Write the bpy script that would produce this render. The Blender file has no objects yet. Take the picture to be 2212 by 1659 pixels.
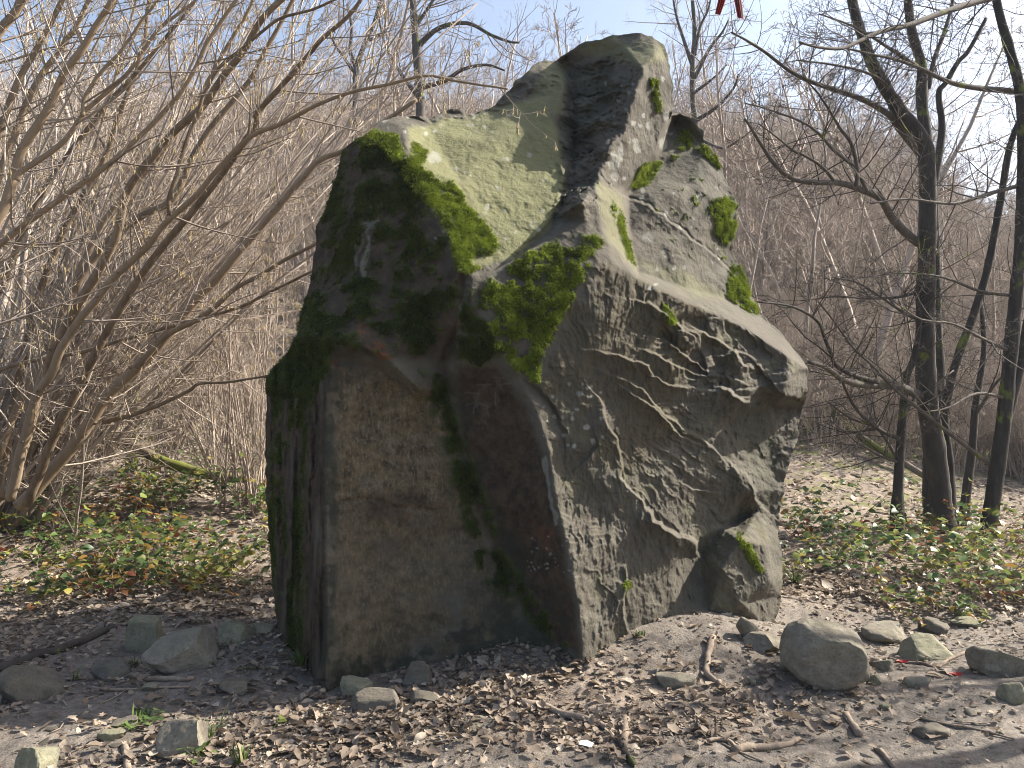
import bpy, math, random
import numpy as np
from mathutils import Vector, Matrix
from mathutils.geometry import delaunay_2d_cdt

random.seed(7)
RNG = np.random.default_rng(7)
sc = bpy.context.scene
COL = sc.collection

# ------------------------------------------------------------------ camera, light, exposure
F = 1661.5; CX, CY = 1106.0, 829.5          # photo grid: 2212 x 1659
PITCH = math.radians(3.0); CAMZ = 1.6
cam = bpy.data.cameras.new('camera'); cam_o = bpy.data.objects.new('camera', cam); COL.objects.link(cam_o)
cam.sensor_width = 36.0; cam.lens = F / 2212.0 * 36.0
cam.clip_start = 0.05; cam.clip_end = 3000.0
cam_o.location = (0, 0, CAMZ); cam_o.rotation_euler = (math.radians(90) + PITCH, 0, 0)
sc.camera = cam_o

SUN_EL = math.radians(39.0)
SUN_AZ = math.radians(74.0)                  # clockwise from +Y (view direction) towards +X
sun_dir = Vector((math.cos(SUN_EL) * math.sin(SUN_AZ), math.cos(SUN_EL) * math.cos(SUN_AZ), math.sin(SUN_EL)))
world = bpy.data.worlds.new('World'); sc.world = world; world.use_nodes = True
wn = world.node_tree.nodes; wl = world.node_tree.links; wn.clear()
sky = wn.new('ShaderNodeTexSky'); sky.sky_type = 'NISHITA'; sky.sun_disc = False
sky.sun_elevation = SUN_EL; sky.sun_rotation = SUN_AZ
sky.air_density = 1.0; sky.dust_density = 3.0; sky.ozone_density = 1.0
bg = wn.new('ShaderNodeBackground'); bg.inputs['Strength'].default_value = 0.085
wo = wn.new('ShaderNodeOutputWorld')
wl.new(sky.outputs['Color'], bg.inputs['Color']); wl.new(bg.outputs['Background'], wo.inputs['Surface'])
sl = bpy.data.lights.new('sun', 'SUN'); sl.energy = 5.0; sl.angle = math.radians(0.53); sl.color = (1.0, 0.94, 0.84)
so = bpy.data.objects.new('sun', sl); COL.objects.link(so)
so.rotation_euler = (-sun_dir).to_track_quat('-Z', 'Y').to_euler(); so.location = sun_dir * 50
sc.view_settings.view_transform = 'Standard'; sc.view_settings.look = 'None'
sc.view_settings.exposure = 1.55; sc.view_settings.gamma = 1.0; sc.view_settings.use_curve_mapping = False
sc.render.engine = 'CYCLES'
sc.cycles.use_denoising = True
try:
    sc.cycles.denoiser = 'OPENIMAGEDENOISE'; sc.cycles.denoising_input_passes = 'RGB_ALBEDO_NORMAL'
except Exception:
    pass
sc.cycles.filter_width = 1.0
sc.cycles.max_bounces = 6; sc.cycles.diffuse_bounces = 3; sc.cycles.glossy_bounces = 2
sc.cycles.transparent_max_bounces = 4; sc.cycles.volume_bounces = 0; sc.cycles.transmission_bounces = 2

# ------------------------------------------------------------------ helpers
def P(dx, dy, Y):
    """world point seen at photo position (dx, dy) at distance Y along the view axis (level)"""
    dx = np.asarray(dx, float); dy = np.asarray(dy, float); Y = np.asarray(Y, float)
    xc = (dx - CX) / F; yc = -(dy - CY) / F
    yy = math.cos(PITCH) - math.sin(PITCH) * yc; zz = math.sin(PITCH) + math.cos(PITCH) * yc
    k = Y / yy
    return np.stack([xc * k, Y + 0 * xc, CAMZ + zz * k], -1)

def smooth(a, b, x):
    t = np.clip((x - a) / (b - a), 0, 1); return t * t * (3 - 2 * t)

def _hash(ix, iy, iz, seed):
    h = (ix.astype(np.uint32) * np.uint32(374761393) + iy.astype(np.uint32) * np.uint32(668265263)
         + iz.astype(np.uint32) * np.uint32(2147483647 & 1274126177) + np.uint32(seed * 974711 & 0xffffffff))
    h = (h ^ (h >> np.uint32(13))) * np.uint32(1274126177)
    h = h ^ (h >> np.uint32(16))
    return (h & np.uint32(0xffffff)).astype(np.float64) / float(0xffffff) * 2 - 1

def vnoise(p, seed=0):
    """value noise in [-1,1] at points p (...,3)"""
    i = np.floor(p).astype(np.int64); f = p - i; u = f * f * f * (f * (f * 6 - 15) + 10)
    r = 0
    for a in (0, 1):
        wx = u[..., 0] if a else 1 - u[..., 0]
        for b in (0, 1):
            wy = u[..., 1] if b else 1 - u[..., 1]
            for c in (0, 1):
                wz = u[..., 2] if c else 1 - u[..., 2]
                r = r + wx * wy * wz * _hash(i[..., 0] + a, i[..., 1] + b, i[..., 2] + c, seed)
    return r

def fbm(p, octaves=4, seed=0, gain=0.5, lac=2.03):
    r = 0; a = 1.0; q = np.array(p, float); s = 0
    for k in range(octaves):
        r = r + a * vnoise(q + 17.3 * k, seed + k); s += a; a *= gain; q = q * lac
    return r / s * 1.6

def mesh_from(name, V, faces=None, tris=None, quads=None, mat=None, attrs=None, smooth_shade=True):
    me = bpy.data.meshes.new(name)
    V = np.asarray(V, np.float32)
    parts = []
    if tris is not None and len(tris): parts.append(np.asarray(tris, np.int32))
    if quads is not None and len(quads): parts.append(np.asarray(quads, np.int32))
    nl = sum(p.size for p in parts); nf = sum(len(p) for p in parts)
    me.vertices.add(len(V)); me.vertices.foreach_set('co', V.ravel())
    me.loops.add(nl); me.loops.foreach_set('vertex_index', np.concatenate([p.ravel() for p in parts]))
    me.polygons.add(nf)
    tot = np.concatenate([np.full(len(p), p.shape[1], np.int32) for p in parts])
    st = np.concatenate([[0], np.cumsum(tot)[:-1]]).astype(np.int32)
    me.polygons.foreach_set('loop_start', st)
    me.polygons.foreach_set('loop_total', tot)
    me.polygons.foreach_set('use_smooth', np.full(nf, smooth_shade))
    me.update(calc_edges=True)
    if attrs:
        for k, a in attrs.items():
            a = np.asarray(a, np.float32)
            if a.ndim == 1:
                at = me.attributes.new(k, 'FLOAT', 'POINT'); at.data.foreach_set('value', a)
            else:
                at = me.attributes.new(k, 'FLOAT_COLOR', 'POINT')
                if a.shape[1] == 3: a = np.concatenate([a, np.ones((len(a), 1), np.float32)], 1)
                at.data.foreach_set('color', a.ravel())
    if mat: me.materials.append(mat)
    return me

def link(name, me, parent=None, loc=None):
    o = bpy.data.objects.new(name, me); COL.objects.link(o)
    if parent is not None: o.parent = parent
    if loc is not None: o.location = loc
    return o

def tag(o, label=None, cat=None, group=None, kind=None):
    if label: o['label'] = label
    if cat: o['category'] = cat
    if group: o['group'] = group
    if kind: o['kind'] = kind
    return o

def thing(name, label, cat, loc=(0, 0, 0), group=None):
    o = bpy.data.objects.new(name, None); COL.objects.link(o); o.location = tuple(float(v) for v in loc)
    o.empty_display_size = 0.1
    return tag(o, label, cat, group)

def copy_tree(o, parent=None):
    c = o.copy(); COL.objects.link(c); c.parent = parent
    for ch in o.children: copy_tree(ch, c)
    return c

class Tubes:
    """collects tapered tubes into one mesh"""
    def __init__(self): self.V = []; self.Q = []; self.T = []; self.n = 0; self.A = []
    def add(self, pts, rad, sides=5, cap=True, a=0.0, flat=None):
        pts = np.asarray(pts, float); n = len(pts)
        if n < 2: return
        rad = np.broadcast_to(np.asarray(rad, float), (n,))
        t = np.gradient(pts, axis=0); t /= (np.linalg.norm(t, axis=1, keepdims=True) + 1e-9)
        ref = np.array([0.0, 0.0, 1.0]) if abs(t[0, 2]) < 0.8 else np.array([1.0, 0.0, 0.0])
        u = np.cross(t, ref); u /= (np.linalg.norm(u, axis=1, keepdims=True) + 1e-9)
        v = np.cross(t, u)
        th = np.arange(sides) / sides * 2 * math.pi
        R = pts[:, None, :] + rad[:, None, None] * (np.cos(th)[None, :, None] * u[:, None, :] + np.sin(th)[None, :, None] * v[:, None, :])
        self.V.append(R.reshape(-1, 3))
        k = np.arange(n - 1)[:, None] * sides; j = np.arange(sides)[None, :]; j2 = (j + 1) % sides
        q = np.stack([k + j, k + j2, k + sides + j2, k + sides + j], -1).reshape(-1, 4) + self.n
        self.Q.append(q)
        cnt = n * sides
        if cap and sides > 3:
            self.V.append(pts[[0, -1]])
            c0 = self.n + cnt; b = self.n + (n - 1) * sides; jj = np.arange(sides)
            self.T.append(np.stack([self.n + (jj + 1) % sides, self.n + jj, np.full(sides, c0)], -1))
            self.T.append(np.stack([b + jj, b + (jj + 1) % sides, np.full(sides, c0 + 1)], -1))
            cnt += 2
        self.A.append(np.full(cnt, a)); self.n += cnt
    def mesh(self, name, mat):
        V = np.concatenate(self.V); Q = np.concatenate(self.Q)
        T = np.concatenate(self.T) if self.T else None
        return mesh_from(name, V, tris=T, quads=Q, mat=mat, attrs={'tone': np.concatenate(self.A)})
    def build(self, name, mat, parent=None, origin=None):
        if not self.V: return None
        if origin is not None:
            self.V = [v - np.asarray(origin) for v in self.V]
        return link(name, self.mesh(name, mat), parent)

def catmull(pts, per=4):
    p = np.asarray(pts, float)
    if len(p) < 3: return p
    q = np.concatenate([[2 * p[0] - p[1]], p, [2 * p[-1] - p[-2]]])
    out = []
    for i in range(1, len(q) - 2):
        for t in np.arange(per) / per:
            a, b, c, d = q[i - 1], q[i], q[i + 1], q[i + 2]
            out.append(0.5 * ((2 * b) + (c - a) * t + (2 * a - 5 * b + 4 * c - d) * t * t + (3 * b - a - 3 * c + d) * t ** 3))
    out.append(p[-1]); return np.array(out)

# ------------------------------------------------------------------ materials
class NT:
    def __init__(self, name):
        self.m = bpy.data.materials.new(name); self.m.use_nodes = True
        self.t = self.m.node_tree; self.n = self.t.nodes; self.n.clear()
        self.out = self.n.new('ShaderNodeOutputMaterial'); self.b = self.n.new('ShaderNodeBsdfPrincipled')
        self.t.links.new(self.b.outputs[0], self.out.inputs[0])
        self.b.inputs['Roughness'].default_value = 0.85
        self.b.inputs['Specular IOR Level'].default_value = 0.25
        self.tc = None
    def L(self, a, b): self.t.links.new(a, b)
    def coord(self, scale=None):
        if self.tc is None: self.tc = self.n.new('ShaderNodeTexCoord')
        if scale is None: return self.tc.outputs['Object']
        m = self.n.new('ShaderNodeMapping'); m.inputs['Scale'].default_value = scale
        self.L(self.tc.outputs['Object'], m.inputs['Vector']); return m.outputs[0]
    def noise(self, scale, detail=4, rough=0.55, vec=None, dist=0.0):
        n = self.n.new('ShaderNodeTexNoise'); n.inputs['Scale'].default_value = scale
        n.inputs['Detail'].default_value = detail; n.inputs['Roughness'].default_value = rough
        n.inputs['Distortion'].default_value = dist
        self.L(vec if vec is not None else self.coord(), n.inputs['Vector']); return n.outputs['Fac']
    def attr(self, name, out='Fac'):
        a = self.n.new('ShaderNodeAttribute'); a.attribute_name = name; return a.outputs[out]
    def math(self, op, a, b=None, clamp=False):
        n = self.n.new('ShaderNodeMath'); n.operation = op; n.use_clamp = clamp
        for k, v in enumerate((a, b)):
            if v is None: continue
            if isinstance(v, (int, float)): n.inputs[k].default_value = v
            else: self.L(v, n.inputs[k])
        return n.outputs[0]
    def ramp(self, fac, stops, interp='LINEAR'):
        r = self.n.new('ShaderNodeValToRGB'); r.color_ramp.interpolation = interp
        e = r.color_ramp.elements
        while len(e) < len(stops): e.new(0.5)
        for k, (p, c) in enumerate(stops):
            e[k].position = p; e[k].color = (c if len(c) == 4 else (*c, 1)) if not isinstance(c, (int, float)) else (c, c, c, 1)
        self.L(fac, r.inputs[0]); return r.outputs[0]
    def mix(self, fac, a, b):
        n = self.n.new('ShaderNodeMix'); n.data_type = 'RGBA'; n.clamp_factor = True
        for s, v in ((0, fac), (6, a), (7, b)):
            if isinstance(v, (int, float)): n.inputs[s].default_value = v
            elif isinstance(v, tuple): n.inputs[s].default_value = (*v, 1)
            else: self.L(v, n.inputs[s])
        return n.outputs[2]
    def bump(self, h, strength=0.5, dist=0.02, prev=None):
        b = self.n.new('ShaderNodeBump'); b.inputs['Strength'].default_value = strength; b.inputs['Distance'].default_value = dist
        self.L(h, b.inputs['Height'])
        if prev is not None: self.L(prev, b.inputs['Normal'])
        return b.outputs[0]
    def base(self, c, rough=None, normal=None):
        if isinstance(c, tuple): self.b.inputs['Base Color'].default_value = (*c, 1)
        else: self.L(c, self.b.inputs['Base Color'])
        if rough is not None:
            if isinstance(rough, (int, float)): self.b.inputs['Roughness'].default_value = rough
            else: self.L(rough, self.b.inputs['Roughness'])
        if normal is not None: self.L(normal, self.b.inputs['Normal'])
        return self.m

def bark_material(name, dark, light, scale=9.0, moss=0.0, mosscol=(0.14, 0.17, 0.03), bump=0.5):
    k = NT(name)
    v = k.coord((1, 1, 0.25))
    n1 = k.noise(scale, 5, 0.65, v); n2 = k.noise(scale * 0.22, 3)
    c = k.mix(k.ramp(n1, [(0.3, 0.0), (0.7, 1.0)]), dark, light)
    t = k.attr('tone')
    c = k.mix(k.math('MULTIPLY', t, 0.6), c, tuple(min(1, x * 1.9) for x in light))
    if moss > 0:
        mm = k.ramp(k.math('ADD', n2, k.math('MULTIPLY', n1, 0.25)), [(0.78 - 0.35 * moss, 0.0), (0.86 - 0.35 * moss, 1.0)])
        c = k.mix(mm, c, mosscol)
    return k.base(c, 0.9, k.bump(n1, bump, 0.012))

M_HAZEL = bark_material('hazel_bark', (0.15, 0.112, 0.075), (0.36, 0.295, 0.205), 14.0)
M_HAZELD = bark_material('shaded_hazel_bark', (0.085, 0.058, 0.037), (0.23, 0.172, 0.115), 14.0)  # darker copy of the hazel bark, shade on the near stems in its colour
M_TWIG = bark_material('twig_bark', (0.145, 0.112, 0.088), (0.32, 0.265, 0.218), 18.0)
M_DARKBARK = bark_material('mossy_dark_bark', (0.018, 0.015, 0.013), (0.062, 0.053, 0.045), 12.0, moss=0.12, bump=1.0)
M_BOUGH = bark_material('grey_bough_bark', (0.028, 0.023, 0.02), (0.10, 0.085, 0.072), 16.0, moss=0.12)
M_FARBARK = bark_material('pale_tree_bark', (0.13, 0.104, 0.083), (0.36, 0.30, 0.245), 6.0)
M_STICK = bark_material('dead_stick_bark', (0.09, 0.068, 0.05), (0.26, 0.205, 0.155), 25.0)
M_MOSSLOG = bark_material('mossy_log_bark', (0.08, 0.06, 0.045), (0.2, 0.16, 0.12), 8.0, moss=0.7, mosscol=(0.13, 0.14, 0.03))

# ------------------------------------------------------------------ terrain function
_cx = [ # boulder foot seen in the photo: (dx, dy, distance)
 (700,1478,4.70),(780,1463,4.84),(865,1440,4.95),(984,1418,5.08),(1115,1388,5.02),(1190,1400,4.88),(1257,1424,4.74),
 (1360,1375,5.0),(1404,1353,5.12),(1473,1340,5.28),(1535,1331,5.4),(1598,1334,5.45),(1657,1366,5.55),(1690,1330,6.0),
 (606,1372,5.25),(650,1435,4.95)]
_C = np.array([P(*c) for c in _cx])
_sup = []
for x in np.arange(-5, 6.1, 1.0):
    _sup.append((x, 3.4, 0.0)); _sup.append((x, 2.4, 0.0))
for p_ in [(-2.4,4.4,.0),(-3.4,5.2,0.02),(-4.6,5.0,.0),(-2.2,5.6,.02),(-1.6,4.1,0.0),(-.8,4.1,.03),(0,4.1,.04),(.8,4.2,.06),(1.6,4.4,.06),
           (2.4,4.8,.04),(3.3,5.0,.05),(4.4,5.3,.08),(2.6,6.0,.06),(3.6,6.4,.1),(-3.0,6.6,.1),(0,6.2,.15),(1.2,6.6,.15)]:
    _sup.append(p_)
_C = np.concatenate([_C, np.array(_sup)])

def zbase(x, y):
    x = np.asarray(x, float); y = np.asarray(y, float)
    r = x / np.maximum(y, 2.0)
    sl_ = np.interp(r, [-1.2, -.66, -.3, -.1, .1, .25, .4, .5, .6, .75, 1.2], [.40, .43, .43, .42, .40, .385, .365, .32, .25, .18, .11])
    y0 = np.interp(r, [-.6, -.2, .2, .4, .7], [12.5, 13, 12, 11.5, 13])
    d = np.clip(y, 0, 95) - y0
    hill = sl_ * 0.5 * (d + np.sqrt(d * d + 6.0)) - sl_ * 0.12
    hill = hill * smooth(7.0, 13.0, y)
    hill = hill - 0.2 * np.maximum(y - 95, 0) * sl_
    bank = 0.62 * smooth(6.5, 10.5, y) * smooth(-0.6, -2.2, x) * (1 - 0.3 * smooth(11, 13, y))
    rb = 0.22 * smooth(5.6, 8.0, y) * smooth(0.8, 2.4, x)
    return hill + bank + rb
_R = _C[:, 2] - zbase(_C[:, 0], _C[:, 1])
_K = np.exp(-((_C[:, None, 0] - _C[None, :, 0]) ** 2 + (_C[:, None, 1] - _C[None, :, 1]) ** 2) / (2 * 0.55 ** 2)) + np.eye(len(_C)) * 0.02
_W = np.linalg.solve(_K, _R)
def zf(x, y, noise=True):
    x = np.asarray(x, float); y = np.asarray(y, float); sh = x.shape
    xf = x.ravel(); yf = y.ravel(); z = zbase(xf, yf)
    near = (yf > 1) & (yf < 9) & (np.abs(xf) < 8)
    if near.any():
        k = np.exp(-((xf[near][:, None] - _C[None, :, 0]) ** 2 + (yf[near][:, None] - _C[None, :, 1]) ** 2) / (2 * 0.55 ** 2))
        z[near] += k @ _W
    if noise:
        p = np.stack([xf, yf, 0 * xf], -1)
        z += 0.03 * fbm(p * 1.3, 4, 3) + smooth(10, 30, yf) * 0.9 * fbm(p * 0.12, 4, 9)
        z += 0.012 * fbm(p * 7.0, 3, 5) * (yf < 14)
    return z.reshape(sh)
def z1(x, y): return float(zf(np.array([x]), np.array([y]))[0])
def G(dx, dy, ymax=60.0):
    """ground point seen at the photo position"""
    ys = np.concatenate([np.linspace(2.5, 14, 460), np.linspace(14.1, ymax, 300)])
    p = P(np.full_like(ys, dx), np.full_like(ys, dy), ys)
    below = p[:, 2] <= zf(p[:, 0], ys)
    i = int(np.argmax(below)) if below.any() else len(ys) - 1
    q = p[i].copy(); q[2] = z1(q[0], q[1]); return q

# ------------------------------------------------------------------ materials: rock, ground, leaves
def rock_material():
    k = NT('sandstone')
    p = k.coord()
    big = k.noise(0.9, 4, 0.6, p); mid = k.noise(5.0, 5, 0.65, p); fine = k.noise(38.0, 4, 0.7, p)
    st = k.noise(4.0, 4, 0.6, k.coord((6.0, 6.0, 0.8)))         # runs of water down the face
    base = k.ramp(mid, [(0.25, (0.056, 0.050, 0.038)), (0.5, (0.094, 0.085, 0.065)), (0.75, (0.142, 0.130, 0.101))])
    base = k.mix(k.ramp(big, [(0.4, 0.0), (0.65, 0.55)]), base, (0.098, 0.08, 0.062))
    base = k.mix(k.ramp(st, [(0.45, 0.0), (0.7, 0.5)]), base, (0.07, 0.06, 0.048))
    base = k.mix(k.math('MULTIPLY', k.ramp(fine, [(0.35, 1.0), (0.5, 0.0)]), 0.45), base, (0.07, 0.065, 0.052))
    olive = k.attr('olive'); base = k.mix(k.math('MULTIPLY', olive, k.ramp(mid, [(0.2, 0.65), (0.7, 1.0)])), base, (0.168, 0.165, 0.078))
    mott = k.ramp(k.noise(13.0, 4, 0.7, p), [(0.35, 0.0), (0.65, 1.0)])
    och = k.mix(mott, (0.05, 0.038, 0.022), (0.155, 0.115, 0.066))
    och = k.mix(k.ramp(k.noise(60.0, 3, 0.6, k.coord((1, 1, 0.35))), [(0.52, 0.0), (0.66, 0.6)]), och, (0.20, 0.155, 0.10))
    base = k.mix(k.attr('ochre'), base, och)
    brown = k.mix(mott, (0.026, 0.019, 0.013), (0.072, 0.050, 0.032)); base = k.mix(k.attr('brown'), base, brown)  # brown stone, darkened further to hold the shade of the sheltered faces
    base = k.mix(k.attr('rust'), base, (0.16, 0.055, 0.022))
    dk = k.math('MULTIPLY', k.attr('algae_shade'), k.ramp(k.noise(16.0, 4, 0.7, p), [(0.3, 0.5), (0.6, 1.0)]))
    base = k.mix(dk, base, (0.028, 0.03, 0.02))
    base = k.mix(k.math('MULTIPLY', k.attr('pale'), k.ramp(fine, [(0.2, 0.6), (0.6, 1.0)])), base, (0.32, 0.32, 0.28))
    ms = k.math('MULTIPLY', k.attr('moss'), k.ramp(k.noise(22.0, 3, 0.7, p), [(0.3, 0.75), (0.55, 1.0)]), True)
    base = k.mix(ms, base, k.mix(mott, (0.035, 0.05, 0.012), (0.085, 0.105, 0.022)))
    vn = k.n.new('ShaderNodeTexVoronoi'); vn.inputs['Scale'].default_value = 55.0; k.L(p, vn.inputs['Vector'])
    h1 = k.bump(k.noise(70.0, 5, 0.7, p), 0.55, 0.010)
    h2 = k.bump(k.noise(17.0, 5, 0.65, p), 0.5, 0.022, h1)
    h3 = k.bump(k.math('MULTIPLY', k.noise(26.0, 4, 0.65, k.coord((1, 1, 0.3))), 1.0), 0.35, 0.012, h2)
    return k.base(base, 0.9, h3)
M_ROCK = rock_material()

def moss_material(name, lo, hi):
    k = NT(name)
    t = k.attr('tone')
    c = k.ramp(t, [(0.0, lo), (0.6, hi), (1.0, tuple(x * 1.25 for x in hi))])
    k.b.inputs['Subsurface Weight'].default_value = 0.0
    k.base(c, 0.9)
    # blades let a little light through
    tr = k.n.new('ShaderNodeBsdfTranslucent'); k.L(c, tr.inputs[0])
    ms = k.n.new('ShaderNodeMixShader'); ms.inputs[0].default_value = 0.25
    k.L(k.b.outputs[0], ms.inputs[1]); k.L(tr.outputs[0], ms.inputs[2]); k.L(ms.outputs[0], k.out.inputs[0])
    return k.m
M_MOSS = moss_material('moss', (0.045, 0.064, 0.010), (0.215, 0.265, 0.03))
M_MOSSD = moss_material('shaded_moss', (0.014, 0.020, 0.006), (0.062, 0.076, 0.015))  # darker copy of the moss, shade of the sheltered patches in its colour

def ground_material():
    k = NT('soil_and_litter')
    p = k.coord()
    n1 = k.noise(1.6, 5, 0.6, p); n2 = k.noise(24.0, 5, 0.7, p); n3 = k.noise(90.0, 3, 0.7, p)
    soil = k.mix(k.ramp(n2, [(0.35, 0.0), (0.65, 1.0)]), (0.125, 0.108, 0.090), (0.245, 0.216, 0.184))
    vo = k.n.new('ShaderNodeTexVoronoi'); vo.inputs['Scale'].default_value = 16.0; k.L(k.coord((1, 1, 1)), vo.inputs['Vector'])
    lit = k.ramp(k.math('FRACT', k.math('MULTIPLY', vo.outputs['Color'], 3.7)), [(0.0, (0.09, 0.066, 0.048)), (0.4, (0.21, 0.16, 0.12)), (0.8, (0.34, 0.275, 0.215)), (1.0, (0.15, 0.11, 0.08))])
    li = k.attr('litter')
    c = k.mix(k.math('MULTIPLY', li, k.ramp(n1, [(0.35, 0.55), (0.6, 1.0)])), soil, lit)
    c = k.mix(k.math('MULTIPLY', k.ramp(k.noise(2.6, 4, .65, p), [(.5, 0.0), (.66, 1.0)]), .45), c, (.085, .072, .062))
    gm = k.math('MULTIPLY', k.attr('greenish'), k.ramp(k.noise(3.0, 5, 0.7, p), [(0.5, 0.0), (0.62, 1.0)]))
    c = k.mix(gm, c, (0.16, 0.17, 0.045))
    c = k.mix(k.math('MULTIPLY', k.ramp(n3, [(0.36, 1.0), (0.48, 0.0)]), 0.5), c, (0.06, 0.05, 0.042))
    b = k.bump(n2, 0.7, 0.03); b = k.bump(n3, 0.6, 0.012, b)
    return k.base(c, 0.95, b)
M_GROUND = ground_material()

def leaf_material(name, stops, rough=0.6, transl=0.25, spec=0.25):
    k = NT(name); c = k.ramp(k.attr('tone'), stops)
    c = k.mix(k.ramp(k.noise(60.0, 3, 0.6), [(0.35, 0.35), (0.6, 0.0)]), c, (0.06, 0.045, 0.03))
    k.base(c, rough); k.b.inputs['Specular IOR Level'].default_value = spec
    tr = k.n.new('ShaderNodeBsdfTranslucent'); k.L(c, tr.inputs[0])
    ms = k.n.new('ShaderNodeMixShader'); ms.inputs[0].default_value = transl
    k.L(k.b.outputs[0], ms.inputs[1]); k.L(tr.outputs[0], ms.inputs[2]); k.L(ms.outputs[0], k.out.inputs[0])
    return k.m
M_LITTER = leaf_material('dry_leaf', [(0.0, (0.09, 0.063, 0.046)), (0.3, (0.19, 0.142, 0.105)), (0.6, (0.29, 0.228, 0.172)), (0.85, (0.40, 0.328, 0.255)), (1.0, (0.48, 0.41, 0.33))], 0.7, 0.2)
M_BRAM = leaf_material('bramble_leaf', [(0.0, (0.05, 0.095, 0.035)), (0.35, (0.10, 0.165, 0.05)), (0.55, (0.18, 0.24, 0.055)), (0.72, (0.36, 0.33, 0.06)), (0.86, (0.28, 0.14, 0.04)), (1.0, (0.14, 0.04, 0.022))], 0.42, 0.35, 0.35)

# ------------------------------------------------------------------ the boulder
B_OUT = [(606,1440,5.2),(597,1330,5.25),(585,1250,5.3),(577,1100,5.35),(573,950,5.4),(575,820,5.45),(592,790,5.45),(622,765,5.5),(640,722,5.5),(655,660,5.55),
 (672,600,5.6),(682,530,5.62),(684,490,5.65),(705,448,5.7),(724,385,5.75),(742,325,5.78),(765,300,5.75),(800,285,5.75),(813,266,5.9),(850,252,6.0),(900,250,6.1),
 (932,256,6.2),(958,242,6.3),(985,236,6.35),(1010,246,6.4),(1060,235,6.45),(1073,226,6.5),(1088,205,6.5),(1100,195,6.55),(1118,172,6.6),(1140,150,6.65),(1163,134,6.75),
 (1200,131,6.85),(1222,118,6.85),(1265,90,6.7),(1310,80,6.6),(1375,72,6.55),(1410,77,6.5),(1432,97,6.45),(1447,140,6.42),(1456,187,6.42),(1453,228,6.4),(1449,247,6.42),
 (1470,246,6.7),(1495,258,6.7),(1519,282,6.75),(1523,312,6.75),(1545,335,6.72),(1562,370,6.7),(1575,405,6.65),(1592,440,6.55),(1595,470,6.5),(1583,510,6.45),(1582,545,6.4),
 (1600,580,6.35),(1625,640,6.25),(1643,676,6.2),(1690,722,6.1),(1735,778,6.0),(1746,802,5.82),(1743,845,5.78),(1737,866,5.8),(1732,882,6.0),(1722,940,6.0),(1715,970,5.9),(1700,1010,5.87),
 (1693,1060,5.85),(1683,1110,5.85),(1681,1150,5.82),(1690,1190,5.75),(1691,1240,5.72),(1686,1290,5.7),(1676,1335,5.65),(1662,1400,5.6),(1640,1430,5.5),
 (1560,1420,5.4),(1470,1430,5.25),(1360,1450,5.0),(1290,1490,4.8),(1258,1500,4.73),(1180,1480,4.9),(1080,1470,5.05),(980,1490,5.1),(860,1520,4.95),(760,1550,4.8),(712,1560,4.66),(650,1515,4.88)]
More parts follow.
